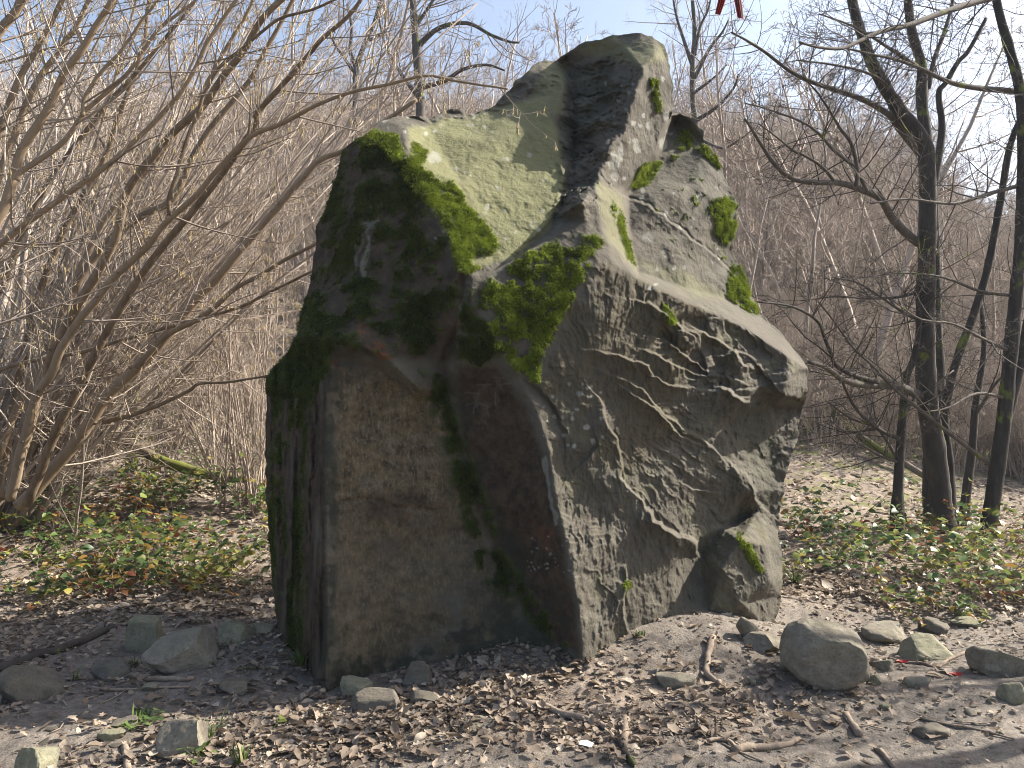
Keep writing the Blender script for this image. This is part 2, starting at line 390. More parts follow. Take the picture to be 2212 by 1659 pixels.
B_PTS = {
 # strip on the shadow side and the panel corner
 's0':(703,1440,4.67),'s1':(706,1250,4.72),'s2':(700,1050,4.8),'s3':(704,900,4.86),'s4':(716,800,4.92),'s5':(640,1300,5.02),'s6':(632,1050,5.1),'s7':(645,850,5.15),
 # eyebrow above the panel
 'e0':(660,715,5.2),'e1':(700,735,5.0),'e2':(765,742,4.9),'e3':(832,772,4.86),'e4':(905,838,4.92),'e5':(950,792,5.06),'e6':(985,760,5.02),'e7':(1035,765,4.93),'e8':(1080,790,4.92),
 'f1':(722,775,5.02),'f2':(770,782,5.06),'f3':(832,812,5.06),'f4':(900,868,5.06),
 # trough and panel
 't0':(965,850,5.15),'t1':(1000,960,5.2),'t2':(1040,1130,5.22),'t3':(1105,1280,5.16),'t4':(1190,1390,4.95),
 'p0':(850,930,5.06),'p1':(850,1090,4.99),'p2':(850,1180,5.02),'p3':(850,1320,4.93),'p4':(850,1440,4.94),'p5':(980,1412,5.07),'p6':(760,1070,4.86),'p7':(950,1110,5.1),
 'q0':(1080,870,5.06),'q1':(1110,1000,5.05),'q2':(1150,1150,5.0),
 # prow
 'r0':(1258,1425,4.70),'r1':(1250,1320,4.73),'r2':(1228,1200,4.76),'r3':(1203,1070,4.80),'r4':(1187,975,4.83),'r5':(1160,890,4.86),'r6':(1118,812,4.87),'r7':(1072,745,4.87),'r8':(1030,665,4.86),'r9':(1003,588,4.90),
 'g1':(1190,868,4.92),'g2':(1224,930,4.93),'g3':(1218,985,4.90),'g4':(1165,835,4.90),
 # shadowed upper face
 'u0':(800,330,5.5),'u1':(780,450,5.38),'u2':(790,600,5.2),'u3':(900,600,5.1),'u4':(930,700,4.98),'u5':(720,600,5.38),'u6':(880,470,5.28),'u7':(700,500,5.56),'u8':(850,690,5.0),
 # olive slope
 'o0':(872,290,5.6),'o1':(886,345,5.42),'o2':(930,435,5.24),'o3':(975,515,5.08),'o4':(1012,572,4.98),'o5':(1060,562,5.06),'o6':(1108,556,5.12),'o7':(1182,496,5.34),'o8':(1203,440,5.52),
 'o9':(1216,385,5.74),'oa':(1206,325,5.95),'ob':(1190,270,6.12),'oc':(1215,185,6.45),'od':(1000,400,5.42),'oe':(1050,310,5.85),'of':(1100,440,5.44),'og':(930,285,5.95),'oh':(1110,230,6.4),'oi':(1060,490,5.25),
 # crevice and the overhanging head
 'c0':(1232,148,6.92),'c1':(1240,260,6.55),'c2':(1240,340,6.22),'c3':(1235,400,5.92),'c4':(1200,470,5.55),
 'k0':(1385,148,6.06),'k1':(1366,210,6.02),'k2':(1337,290,5.92),'k3':(1296,362,5.76),'k4':(1284,400,5.6),'k5':(1345,98,6.5),'k6':(1300,150,6.72),'k7':(1310,220,6.46),'k8':(1270,330,6.14),
 'k9':(1415,120,6.22),'ka':(1446,244,6.34),'kb':(1416,330,6.24),'kc':(1346,408,6.0),'kd':(1400,220,6.18),
 'l0':(1455,256,6.92),'l1':(1422,345,6.6),'l2':(1356,420,6.16),
 # slab behind
 'm0':(1500,400,6.34),'m1':(1572,460,6.42),'m2':(1360,500,5.86),'m3':(1500,505,6.14),'m4':(1376,590,5.6),'m5':(1480,625,5.84),'m6':(1560,645,6.02),'m7':(1635,684,6.14),'m8':(1420,430,6.08),
 # lit sliver below the head
 'n0':(1287,425,5.46),'n1':(1312,520,5.26),'n2':(1362,582,5.26),'n3':(1332,425,5.76),'n4':(1352,500,5.78),'n5':(1262,432,5.36),
 # mossy shoulder and the top edge of the sunny facet
 'a0':(1060,602,4.94),'a1':(1180,520,5.2),'a2':(1262,480,5.3),'a3':(1302,512,5.24),'a4':(1284,545,5.14),'a5':(1262,590,5.06),'a6':(1240,640,5.02),'a7':(1150,650,4.96),
 'b0':(1320,562,5.12),'b1':(1380,600,5.17),'b2':(1500,657,5.33),'b3':(1620,716,5.5),'b4':(1700,766,5.54),'b5':(1738,794,5.68),
 # sunny facet
 'd0':(1300,700,5.02),'d1':(1400,800,5.16),'d2':(1300,900,4.98),'d3':(1300,1100,4.94),'d4':(1310,1300,4.9),'d5':(1450,1000,5.2),'d6':(1450,1190,5.17),'d7':(1550,920,5.4),'d8':(1610,1060,5.5),
 'd9':(1640,835,5.46),'da':(1702,812,5.42),'db':(1692,858,5.40),'dc':(1672,884,5.84),'dd':(1640,1100,5.74),'de':(1655,1000,5.84),'df':(1460,1330,5.2),'dg':(1400,1350,5.08),
 # block low on the sunny side
 'h0':(1512,1195,5.54),'h1':(1558,1138,5.54),'h2':(1600,1165,5.24),'h3':(1560,1225,5.20),'h4':(1600,1300,5.24),'h5':(1664,1255,5.36),'h6':(1652,1180,5.36),'h7':(1590,1122,5.74),'h8':(1530,1320,5.32),'h9':(1640,1345,5.42),
}
B_CREASE = ['s0 s1 s2 s3 s4','e0 e1 e2 e3 e4 t0','e0 e1 f1','f1 f2 f3 f4 t0','t0 t1 t2 t3 t4','r0 r1 r2 r3 r4 r5 r6 r7 r8 r9','e5 t0','g4 g1 g2 g3 r4','r9 o4 o3 o2 o1 o0','o4 o5 o6 o7 o8 o9 oa ob oc',
 'c0 c1 c2 c3 c4','k5 k0 k1 k2 k3 k4','k0 k9','ka kb kc','l0 l1 l2','n5 n0 n1 n2','n3 n4 m4','a0 a1 a2 a3','a3 a4 a5 a6','a4 b0 b1 b2 b3 b4 b5','m4 m5 m6 m7','da db','d9 db dc','h0 h1 h7','h0 h3','h1 h2 h6','h5 h6','s4 f1',
 'e5 e6 e7 e8 r6']

_turn = lambda q: (q[0], q[1], q[2] + .26 * min(1.0, max(0.0, (q[0] - 1262) / 430.0)) * min(1.0, max(0.0, (q[1] - 380) / 200.0)))
B_OUT = [_turn(q) for q in B_OUT]; B_PTS = {k_: _turn(q) for k_, q in B_PTS.items()}
def build_boulder():
    names = list(B_PTS); idx = {n: i for i, n in enumerate(names)}
    pts = [B_PTS[n] for n in names]; no = len(pts); allp = pts + B_OUT
    edges = [(no + i, no + (i + 1) % len(B_OUT)) for i in range(len(B_OUT))]
    for s in B_CREASE:
        q = s.split(); edges += [(idx[a], idx[b]) for a, b in zip(q, q[1:])]
    vs, es, fs, ov, oe, of = delaunay_2d_cdt([Vector((p[0], p[1])) for p in allp], edges, [], 1, 1e-4)
    vd = []
    A = np.array(allp)
    for i, v in enumerate(vs):
        if ov[i]: vd.append(allp[ov[i][0]][2])
        else:
            w = 1.0 / (np.hypot(A[:, 0] - v[0], A[:, 1] - v[1]) + 1e-3) ** 2; o = np.argsort(-w)[:3]
            vd.append(float((A[o, 2] * w[o]).sum() / w[o].sum()))
    vs = np.array([(v[0], v[1]) for v in vs]); vd = np.array(vd)
    S = 1.8; x0, y0 = 560.0, 60.0; nx, ny = int(1200 / S), int(1510 / S)
    gx = x0 + np.arange(nx) * S; gy = y0 + np.arange(ny) * S
    D = np.full((ny, nx), np.nan)
    for f in fs:
        for k in range(1, len(f) - 1):
            ia, ib, ic = f[0], f[k], f[k + 1]
            a, b, c = vs[ia], vs[ib], vs[ic]
            mnx, mxx = min(a[0], b[0], c[0]), max(a[0], b[0], c[0]); mny, mxy = min(a[1], b[1], c[1]), max(a[1], b[1], c[1])
            i0, i1 = max(0, int((mnx - x0) / S)), min(nx - 1, int((mxx - x0) / S) + 1); j0, j1 = max(0, int((mny - y0) / S)), min(ny - 1, int((mxy - y0) / S) + 1)
            X, Y = np.meshgrid(gx[i0:i1 + 1], gy[j0:j1 + 1])
            det = (b[1] - c[1]) * (a[0] - c[0]) + (c[0] - b[0]) * (a[1] - c[1])
            if abs(det) < 1e-9: continue
            l1 = ((b[1] - c[1]) * (X - c[0]) + (c[0] - b[0]) * (Y - c[1])) / det
            l2 = ((c[1] - a[1]) * (X - c[0]) + (a[0] - c[0]) * (Y - c[1])) / det
            l3 = 1 - l1 - l2; m = (l1 >= -1e-6) & (l2 >= -1e-6) & (l3 >= -1e-6)
            sub = D[j0:j1 + 1, i0:i1 + 1]; sub[m] = (l1 * vd[ia] + l2 * vd[ib] + l3 * vd[ic])[m]
    inside = ~np.isnan(D)
    # fill one ring outwards for the blur
    def blur(D, it):
        for _ in range(it):
            w = inside.astype(float); d = np.where(inside, D, 0.0)
            def sh(a):
                r = a * 2
                r[1:] += a[:-1]; r[:-1] += a[1:]; return r
            def sw(a):
                r = a * 2
                r[:, 1:] += a[:, :-1]; r[:, :-1] += a[:, 1:]; return r
            n = sw(sh(d)); m = sw(sh(w)); D = np.where(inside, n / np.maximum(m, 1e-9), np.nan)
        return D
    D = blur(D, 5)
    X, Y = np.meshgrid(gx, gy)
    rr, cc = np.nonzero(inside)
    x = X[rr, cc]; y = Y[rr, cc]; d = D[rr, cc].copy()
    base3 = P(x, y, d)
    n_lo = fbm(base3 * 1.1, 4, 21); n_mid = fbm(base3 * 4.5, 4, 31); n_hi = fbm(base3 * 15, 4, 41)
    xw = x + 5 * fbm(base3 * 6, 3, 51) + 2.0 * fbm(base3 * 22, 2, 52); yw = y + 5 * fbm(base3 * 6, 3, 61) + 2.0 * fbm(base3 * 22, 2, 62)

    def seg(px, py, line):
        """distance, side (+ below or left of the run direction) and position along a polyline"""
        L = np.array(line, float); best = np.full(px.shape, 1e9); side = np.zeros(px.shape); pos = np.zeros(px.shape)
        ln = np.hypot(*(L[1:] - L[:-1]).T); cum = np.concatenate([[0], np.cumsum(ln)])
        for i in range(len(L) - 1):
            a, b = L[i], L[i + 1]; ab = b - a; t = np.clip(((px - a[0]) * ab[0] + (py - a[1]) * ab[1]) / (ab @ ab), 0, 1)
            qx, qy = px - a[0] - t * ab[0], py - a[1] - t * ab[1]; dd = np.hypot(qx, qy)
            s = np.sign(ab[0] * (py - a[1]) - ab[1] * (px - a[0])); m = dd < best
            best = np.where(m, dd, best); side = np.where(m, s, side); pos = np.where(m, (cum[i] + t * ln[i]) / cum[-1], pos)
        return best, side, pos

    def poly(px, py, pg, soft=8.0):
        pg = list(pg); b, _, _ = seg(px, py, pg + [pg[0]])
        ins = np.zeros(px.shape, bool); j = len(pg) - 1
        for i in range(len(pg)):
            xi, yi = pg[i]; xj, yj = pg[j]
            c = ((yi > py) != (yj > py)) & (px < (xj - xi) * (py - yi) / (yj - yi + 1e-12) + xi); ins ^= c; j = i
        return smooth(-soft, soft, np.where(ins, b, -b))

    # ---- ledges: below each line (walking left to right) the stone stands proud and then dies away
    def ledge(line, h, w, sharp=5.0, taper=True, jag=1.0):
        nonlocal d
        b, s, p = seg(x + jag * (xw - x), y + jag * (yw - y), line); s = b * s
        env = np.sin(np.clip(p, 0.02, 0.98) * math.pi) ** 0.5 if taper else 1.0
        h = h * 1.5; sharp = sharp * .5
        d = d - env * h * smooth(-sharp, sharp, s) * np.exp(-np.maximum(s, 0) / w) * (s > -sharp * 2)
    ledge([(1366,646),(1404,653),(1441,675),(1466,700),(1479,715),(1520,721),(1548,734),(1582,753),(1600,775)], .075, 30, 6)
    ledge([(1376,721),(1410,731),(1451,743),(1482,768),(1510,784),(1529,800),(1545,806)], .06, 24)
    ledge([(1288,760),(1332,765),(1376,778),(1401,790),(1410,812),(1441,831),(1473,834),(1529,840)], .06, 28)
    ledge([(1379,750),(1429,775),(1460,793),(1504,806),(1551,812),(1592,818),(1612,826)], .05, 22)
    ledge([(1304,803),(1348,818),(1388,840),(1413,872),(1441,900),(1482,925),(1526,959),(1560,987),(1572,1012)], .055, 30)
    ledge([(1348,837),(1379,859),(1416,884),(1457,925),(1504,962),(1516,970)], .04, 20, 4)
    ledge([(1269,825),(1285,850),(1304,875),(1313,915),(1332,956),(1344,1006),(1340,1030),(1360,1057),(1388,1079),(1401,1104),(1416,1126),(1441,1145),(1473,1157),(1501,1163),(1516,1195)], .05, 40)
    ledge([(1400,1100),(1416,1126),(1441,1145),(1473,1157),(1501,1166),(1518,1200)], .11, 42, 12)
    ledge([(1572,995),(1610,1025),(1630,1060),(1648,1092),(1660,1105)], .10, 26, 8)
    ledge([(1354,1215),(1356,1254),(1350,1279),(1348,1332),(1362,1372)], .05, 26, 4)
    ledge([(1555,768),(1594,763),(1609,790),(1651,796)], .11, 34, 8, jag=1.6)
    ledge([(1530,818),(1556,838),(1579,846),(1607,862),(1632,868)], .12, 26, 10, jag=1.6)
    ledge([(1660,818),(1680,842),(1700,856),(1741,868)], -.10, 40, 7)
    ledge([(1245,1010),(1275,985),(1290,960),(1282,930)], .02, 22, 4)
    ledge([(1470,1040),(1500,1052),(1535,1062),(1560,1060)], .03, 20, 5)
    ledge([(1120,812),(1165,840),(1195,880),(1222,930),(1222,975)], -.03, 30, 5)
    for (line, h) in [([(1250,350),(1290,318),(1325,300)], .05), ([(1225,300),(1262,262),(1320,235)], .06), ([(1222,345),(1260,330),(1290,335)], .05), ([(1236,235),(1285,205),(1345,190)], .05),
                      ([(1215,425),(1250,405),(1275,400)], .06), ([(1205,455),(1240,440),(1270,436)], .06), ([(1240,172),(1300,168),(1340,158)], .03)]:
        ledge(line, h * 1.7, 26, 6, jag=1.8)
    # hairline joints across the slab and the tan panel
    def crack(line, h, w):
        nonlocal d
        b, s, p = seg(xw, yw, line); d = d + h * np.exp(-(b / w) ** 2)
    crack([(1296,378),(1340,420),(1400,440),(1440,470),(1500,512),(1560,560),(1610,640)], .012, 3)
    ledge([(1300,384),(1340,422),(1400,442),(1440,472),(1500,514),(1560,562),(1605,630)], .03, 30)
    crack([(730,1085),(800,1072),(860,1095),(960,1100)], .018, 6)
    crack([(690,820),(680,1000),(664,1150)], .05, 5); crack([(650,900),(642,1100),(630,1300)], .05, 6); crack([(612,860),(606,1100),(615,1280)], .04, 6)
    crack([(1000,600),(1005,680),(965,760),(955,850)], .05, 9)
    crack([(1222,130),(1238,250),(1238,340),(1215,430),(1180,500),(1110,558)], .06, 8)
    # ---- area weights
    m_strip = poly(x, y, [(560,770),(716,770),(704,900),(704,1470),(560,1470)], 6)
    m_sun = poly(x, y, [(1165,840),(1290,560),(1500,655),(1740,790),(1740,1000),(1690,1400),(1265,1420),(1190,980)], 12)
    m_olive = poly(xw, yw, [(880,275),(1000,255),(1110,225),(1180,200),(1200,270),(1212,330),(1222,385),(1205,445),(1182,496),(1108,558),(1030,580),(975,520),(925,440),(888,350)], 8)
    m_panel = poly(xw, yw, [(722,800),(832,800),(950,860),(1000,980),(1060,1200),(1120,1320),(1060,1400),(720,1450)], 30)
    # fan of ripples spreading over the sunny facet
    ax, ay = 1290.0, 880.0
    th = np.arctan2(y - ay, x - ax); rad = np.hypot(x - ax, y - ay)
    fan = fbm(np.stack([th * 9 + 1.2 * n_mid, rad * 0.010, 0 * x], -1), 4, 71)
    fan2 = fbm(np.stack([th * 40, rad * 0.02, 0 * x], -1), 3, 73)
    fan3 = 1 - np.abs(fbm(np.stack([th * 7 + .8 * n_mid + rad * .0022, rad * 0.006, 0 * x], -1), 3, 75)) * 1.6
    d = d + m_sun * (fan * 0.010 + fan2 * 0.006 - .016 * np.clip(fan3, 0, 1) ** 3) * smooth(60, 230, rad)
    ridg = 1 - np.abs(fbm(base3 * np.array([26.0, 26.0, 9.0]), 4, 81))
    d = d - m_sun * (0.0035 * ridg + .003 * fbm(base3 * np.array([60, 60, 16.0]), 3, 82))
    def terrace(f, n_, edge=.16):
        q = f * n_; i_ = np.floor(q); return (i_ + smooth(.5 - edge, .5 + edge, q - i_)) / n_
    jag = poly(x, y, [(1440,670),(1520,665),(1640,730),(1700,780),(1690,850),(1640,880),(1560,850),(1480,830),(1420,760)], 24)
    d = d - jag * .12 * terrace(fbm(base3 * np.array([2.6, 2.6, 4.4]) + .5, 2, 83), 3)
    d = d - m_sun * .035 * terrace(fbm(base3 * np.array([1.9, 1.9, 2.6]) + 3.1, 4, 84), 5, .12)
    strip = fbm(np.stack([x * 0.07, y * 0.006, 0 * x], -1), 4, 91)
    d = d + m_strip * 0.05 * strip
    d = d + 0.05 * n_lo * (1 - 0.5 * m_olive) * (1 - .5 * m_sun) + 0.018 * n_mid * (1 - .55 * m_sun) + (0.006 + 0.002 * m_sun) * n_hi
    d = d - m_olive * (.0018 * np.abs(fbm(base3 * np.array([16, 16, 30.0]), 4, 93)) + .002 * fbm(base3 * 45, 3, 92))
    pit = smooth(.55, .72, fbm(base3 * 17, 2, 94)); d = d + .005 * pit * (.3 + .3 * m_olive)
    rub = poly(x, y, [(815,240),(1110,190),(1230,120),(1215,190),(1080,250),(900,275)], 14)
    d = d + rub * 0.09 * np.abs(fbm(base3 * 5.0, 4, 95))
    crev = poly(x, y, [(1225,150),(1340,110),(1385,150),(1340,290),(1285,395),(1270,440),(1190,500),(1215,400),(1205,300)], 10)
    d = d + crev * .12 * terrace(fbm(np.stack([x * .012 + y * .006, y * .022 - x * .006, 0 * x], -1), 4, 97), 4, .2)

    # ---- cover: moss, stains, lichen, and shade put into the colour
    e1 = fbm(base3 * 5, 4, 101); e2 = fbm(base3 * 13, 4, 111); e3 = fbm(base3 * 28, 3, 115)
    def cov(pg, soft=10, bite=0.35, thr=0.5):
        v = poly(xw, yw, pg, soft * 1.8); return smooth(thr - .24, thr + .24, v * (1 + 0) + bite * (0.6 * e1 + 0.6 * e2) * v - (0.0))
    moss_lit = (1 - .75 * smooth(.12, .5, e2 * .6 + e3 * .6 + .2 * e1)) * np.maximum.reduce([
        cov([(890,301),(922,329),(912,358),(922,373),(956,379),(987,404),(1006,439),(1040,467),(1065,504),(1075,526),(1059,551),(1030,553),(1020,522),(1025,570),(990,575),(980,545),(962,495),(922,442),(885,395),(865,370),(882,348)], 6),
        cov([(1105,566),(1160,540),(1200,522),(1290,500),(1305,525),(1280,545),(1262,560),(1290,590),(1250,610),(1240,640),(1200,700),(1175,760),(1165,825),(1110,792),(1080,755),(1056,700),(1040,610)], 16, 1.5),
        cov([(1355,402),(1400,345),(1432,352),(1402,400),(1375,412)], 6, 0.8), cov([(1402,172),(1420,170),(1426,205),(1428,240),(1416,236),(1410,205)], 5, 0.8),
        cov([(1322,432),(1345,470),(1366,545),(1374,575),(1358,560),(1336,510)], 6, 0.7), cov([(1530,430),(1560,420),(1594,440),(1595,480),(1578,530),(1552,510),(1535,470)], 8, 0.9),
        cov([(1562,600),(1590,560),(1612,600),(1645,678),(1610,668),(1570,640)], 7, 0.6), cov([(1515,305),(1550,335),(1566,372),(1545,370),(1518,335)], 6, 0.8), cov([(1465,262),(1505,290),(1518,330),(1480,320),(1450,345)], 8, 0.9),
        cov([(1428,655),(1455,672),(1466,694),(1450,700),(1440,680)], 4, 0.6), cov([(1598,1150),(1625,1185),(1655,1230),(1645,1240),(1618,1205),(1598,1175)], 5, 0.9), cov([(1352,1235),(1360,1265),(1354,1290),(1346,1270)], 3, 0.7),
        cov([(769,300),(809,279),(859,289),(884,348),(865,360),(830,320),(780,318)], 6, 0.5), cov([(985,575),(1030,572),(1050,582),(1010,592)], 4, 0.8),
        0.9 * smooth(.42, .62, e2 + 0.4 * e1) * poly(xw, yw, [(1380,430),(1450,350),(1560,400),(1590,470),(1560,600),(1480,560)], 20)])
    mp = smooth(-.34, .16, 0.7 * e1 + 0.6 * e2 + .3 * e3)
    moss_dk = np.maximum.reduce([
        mp * poly(xw, yw, [(700,260),(800,270),(880,350),(925,440),(1000,585),(1045,610),(1062,700),(1090,760),(1040,790),(975,770),(955,900),(905,840),(832,775),(760,745),(700,750),(560,790),(600,480)], 12),
        cov([(575,800),(640,725),(716,740),(716,800),(690,830),(640,870),(575,850)], 8, .5),
        smooth(-.25, .25, strip + 0.5 * e2) * poly(xw, yw, [(575,800),(712,800),(672,900),(655,1100),(660,1400),(610,1400),(585,1200),(580,900)], 10),
        smooth(-.35, .25, .6 * e2 + 0.5 * e1 + .5 * e3) * poly(xw, yw, [(905,840),(950,800),(985,900),(1045,1060),(1080,1180),(1180,1320),(1250,1420),(1130,1330),(1040,1250),(1010,1150),(960,960)], 10)])
    algae_shade = np.maximum.reduce([  # algae, plus shade painted into the trough, the cleft and below the nose
        0.85 * smooth(-.1, .3, e2 + .2) * poly(xw, yw, [(700,780),(735,780),(740,860),(722,960),(732,1080),(722,1440),(690,1440),(700,1000)], 8),
        0.9 * smooth(-.3, .2, e2 + .4 * e1) * poly(xw, yw, [(700,1390),(860,1420),(930,1330),(1000,1300),(1060,1340),(1180,1380),(1260,1420),(1180,1480),(720,1500)], 14),
        0.95 * smooth(-.5, .1, e1 + .5 * e2) * poly(xw, yw, [(1000,1060),(1060,1100),(1150,1200),(1235,1330),(1250,1420),(1130,1380),(1050,1230)], 14),
        0.9 * smooth(-.55, .15, e1 + .7 * e2) * poly(xw, yw, [(905,800),(970,780),(1030,950),(1080,1130),(1200,1330),(1260,1420),(1080,1400),(1010,1260),(985,1120),(955,980)], 26),
        0.75 * crev * smooth(-.3, .3, e1), .6 * smooth(-.15, .35, e1 + .6 * e2) * poly(xw, yw, [(1400,400),(1455,262),(1520,285),(1600,470),(1580,560),(1480,470)], 20), 0.7 * smooth(0.0, .4, e1 + .3) * poly(xw, yw, [(1450,250),(1520,280),(1530,345),(1480,340)], 10),
        0.55 * smooth(-.1, .4, e1) * poly(xw, yw, [(1500,830),(1660,870),(1735,880),(1700,1010),(1680,1150),(1640,1120),(1600,950)], 20)])
    ochre = m_panel * smooth(-.85, .15, e1 + .35 + .7 * n_lo) * (1 - .3 * smooth(1060, 1200, y))
    brown = np.maximum.reduce([poly(xw, yw, [(985,790),(1075,790),(1130,880),(1180,1000),(1205,1120),(1240,1330),(1250,1410),(1190,1390),(1105,1270),(1040,1120),(1000,960)], 10), 0.8 * mp * 0 + 0.85 * poly(xw, yw, [(600,300),(760,290),(880,340),(1000,590),(1060,760),(960,780),(830,770),(700,760),(540,800)], 16), 1.0 * m_strip * smooth(-1.2, -.2, strip),
                               0.7 * poly(xw, yw, [(722,1060),(900,1060),(960,1110),(900,1130),(722,1110)], 12) * smooth(-.4, .2, e1), 0.45 * smooth(-.1, .4, n_lo + .3 * e1) * m_sun])
    rust = smooth(-.5, .5, e2 + e3) * np.maximum.reduce([.75 * cov([(770,690),(800,705),(830,740),(850,780),(828,778),(790,745)], 5), 0.55 * cov([(845,440),(900,470),(925,540),(900,575),(868,540)], 10, .8), 0.5 * cov([(700,770),(740,772),(748,795),(715,800)], 5, .6), .35 * cov([(1150,1130),(1200,1150),(1210,1220),(1160,1200)], 12, .9)])
    pale = np.maximum.reduce([0.36 * cov([(775,430),(800,418),(812,462),(822,480),(800,500),(798,560),(785,632),(777,628),(780,560),(790,520),(780,470)], 4, .7), 0.3 * cov([(760,480),(775,440),(785,500),(772,600),(764,560)], 4, .6),
                              0.45 * cov([(1172,990),(1182,985),(1192,1060),(1206,1130),(1200,1135),(1186,1075)], 3, .6),
                              0.3 * cov([(1005,600),(1015,610),(1000,700),(1030,745),(985,750),(985,700)], 5, .6)])
    for _ in range(170):
        pg = [(930,300,1190,540), (1300,170,1450,420), (1360,400,1560,640), (1170,820,1300,960), (820,240,1100,290), (1140,1160,1230,1240)][_ % 6]
        lx, ly = RNG.uniform(pg[0], pg[2]), RNG.uniform(pg[1], pg[3]); r_ = RNG.uniform(1.8, 5.5) * (1.9 if RNG.random() < .08 else 1) * (.55 if _ % 6 == 5 else 1)
        dd = np.hypot((xw - lx), (yw - ly)); near = dd < r_ * 2
        pale[near] = np.maximum(pale[near], (0.75 * smooth(r_ * 1.25, r_ * 0.7, dd) * RNG.uniform(.35, 1))[near])
    for (lx, ly, rx, ry) in [(1327,350,13,20),(1342,332,6,18),(1401,272,6,10),(1375,303,6,8),(1378,318,9,12),(938,342,16,12),(1440,250,7,10),(1432,310,8,14)]:
        dd = np.hypot((xw - lx) / rx, (yw - ly) / ry); pale = np.maximum(pale, 0.55 * smooth(1.2, .8, dd))
    # old scratchings on the sheltered panel, worn past reading
    for _ in range(90):
        bx_ = (752, 835, 935, 1050) if _ % 3 else (1005, 815, 1080, 900)
        sx, sy = RNG.uniform(bx_[0], bx_[2]), RNG.uniform(bx_[1], bx_[3]); an = RNG.choice([RNG.normal(1.5, .25), RNG.normal(.1, .3), RNG.uniform(0, 3)]); ln = RNG.uniform(10, 36)
        b, _s, _p = seg(x, y, [(sx, sy), (sx + ln * .5 * math.cos(an) + RNG.normal(0, 2), sy + ln * .5 * math.sin(an)), (sx + ln * math.cos(an), sy + ln * math.sin(an))])
        pale = np.maximum(pale, RNG.uniform(.06, .22) * np.exp(-(b / 1.5) ** 2)); d = d + .004 * np.exp(-(b / 2.0) ** 2)
    moss = np.clip(np.maximum(moss_lit, moss_dk), 0, 1)
    d = d - 0.02 * moss_lit - 0.016 * moss_dk
    olive = np.maximum.reduce([m_olive, 0.75 * poly(xw, yw, [(1130,235),(1180,140),(1230,130),(1215,250)], 10), 0.6 * poly(xw, yw, [(1240,110),(1310,80),(1430,95),(1440,130),(1380,140)], 10),
                               0.45 * poly(xw, yw, [(1360,560),(1480,590),(1600,650),(1500,640)], 14), .55 * poly(xw, yw, [(1280,380),(1340,425),(1380,592),(1310,520)], 8), 0.22 * m_sun * smooth(-.2, .4, e1 + n_lo)])

    # ---- mesh
    vid = -np.ones((ny, nx), int); vid[rr, cc] = np.arange(len(rr))
    a = vid[:-1, :-1]; b_ = vid[:-1, 1:]; c = vid[1:, 1:]; e = vid[1:, :-1]
    ok = (a >= 0) & (b_ >= 0) & (c >= 0) & (e >= 0)
    Q = np.stack([a[ok], e[ok], c[ok], b_[ok]], -1)
    # pull the rim onto the outline
    used = np.zeros(len(rr), bool); used[Q.ravel()] = True
    ed = np.concatenate([Q[:, [0, 1]], Q[:, [1, 2]], Q[:, [2, 3]], Q[:, [3, 0]]])
    key = {}
    es_ = np.sort(ed, 1); code = es_[:, 0].astype(np.int64) * len(rr) + es_[:, 1]
    uq, first, cnt = np.unique(code, return_index=True, return_counts=True); bd = ed[first[cnt == 1]]
    rim = np.unique(bd)
    O = np.array([(p[0], p[1]) for p in B_OUT] + [B_OUT[0][:2]], float)
    jit = 3.0 * fbm(np.stack([x[rim] * .05, y[rim] * .05, 0 * rim], -1), 3, 131)
    bx = x[rim].copy(); by = y[rim].copy(); best = np.full(len(rim), 1e9); nxp = bx.copy(); nyp = by.copy(); nn = np.zeros((len(rim), 2))
    for i in range(len(O) - 1):
        p, q = O[i], O[i + 1]; pq = q - p; t = np.clip(((bx - p[0]) * pq[0] + (by - p[1]) * pq[1]) / (pq @ pq), 0, 1)
        cxp, cyp = p[0] + t * pq[0], p[1] + t * pq[1]; dd = np.hypot(bx - cxp, by - cyp); m = dd < best
        best[m] = dd[m]; nxp[m] = cxp[m]; nyp[m] = cyp[m]; nn[m] = np.array([pq[1], -pq[0]]) / np.linalg.norm(pq)
    x[rim] = nxp + nn[:, 0] * jit; y[rim] = nyp + nn[:, 1] * jit
    V = P(x, y, d)
    attrs = {'moss': moss, 'olive': olive, 'ochre': ochre, 'brown': brown, 'rust': rust, 'algae_shade': algae_shade, 'pale': pale}
    # the unseen back, closing the body
    cen = np.array([0.45, 0, 2.2]); layers = [V]; n = len(V); idl = rim; Qs = [Q]; remap = -np.ones(n, int); remap[rim] = np.arange(len(rim))
    cur = np.arange(n); off = n
    prev = lambda ids: ids
    prev_off = None
    for (dy, s) in [(0.10, 1.004), (0.3, .985), (0.6, .92), (0.9, .80), (1.1, .60), (1.2, .32), (1.25, .06)]:
        R = V[rim].copy(); R[:, 0] = cen[0] + (R[:, 0] - cen[0]) * s; R[:, 2] = np.where(R[:, 2] < .4, R[:, 2], cen[2] + (R[:, 2] - cen[2]) * s)
        ym = np.minimum(R[:, 1], 6.4)
        R[:, 1] = R[:, 1] * (s) + (1 - s) * 5.8 + dy
        R += 0.10 * np.stack([fbm(R * 1.7, 3, 141), fbm(R * 1.7, 3, 142), fbm(R * 1.7, 3, 143)], -1) * min(1, dy)
        layers.append(R)
        A_ = bd[:, 0]; B_ = bd[:, 1]
        if prev_off is None: Qs.append(np.stack([B_, A_, off + remap[A_], off + remap[B_]], -1))
        else: Qs.append(np.stack([prev_off + remap[B_], prev_off + remap[A_], off + remap[A_], off + remap[B_]], -1))
        prev_off = off; off += len(rim)
    VV = np.concatenate(layers); QQ = np.concatenate(Qs)
    ext = len(VV) - n
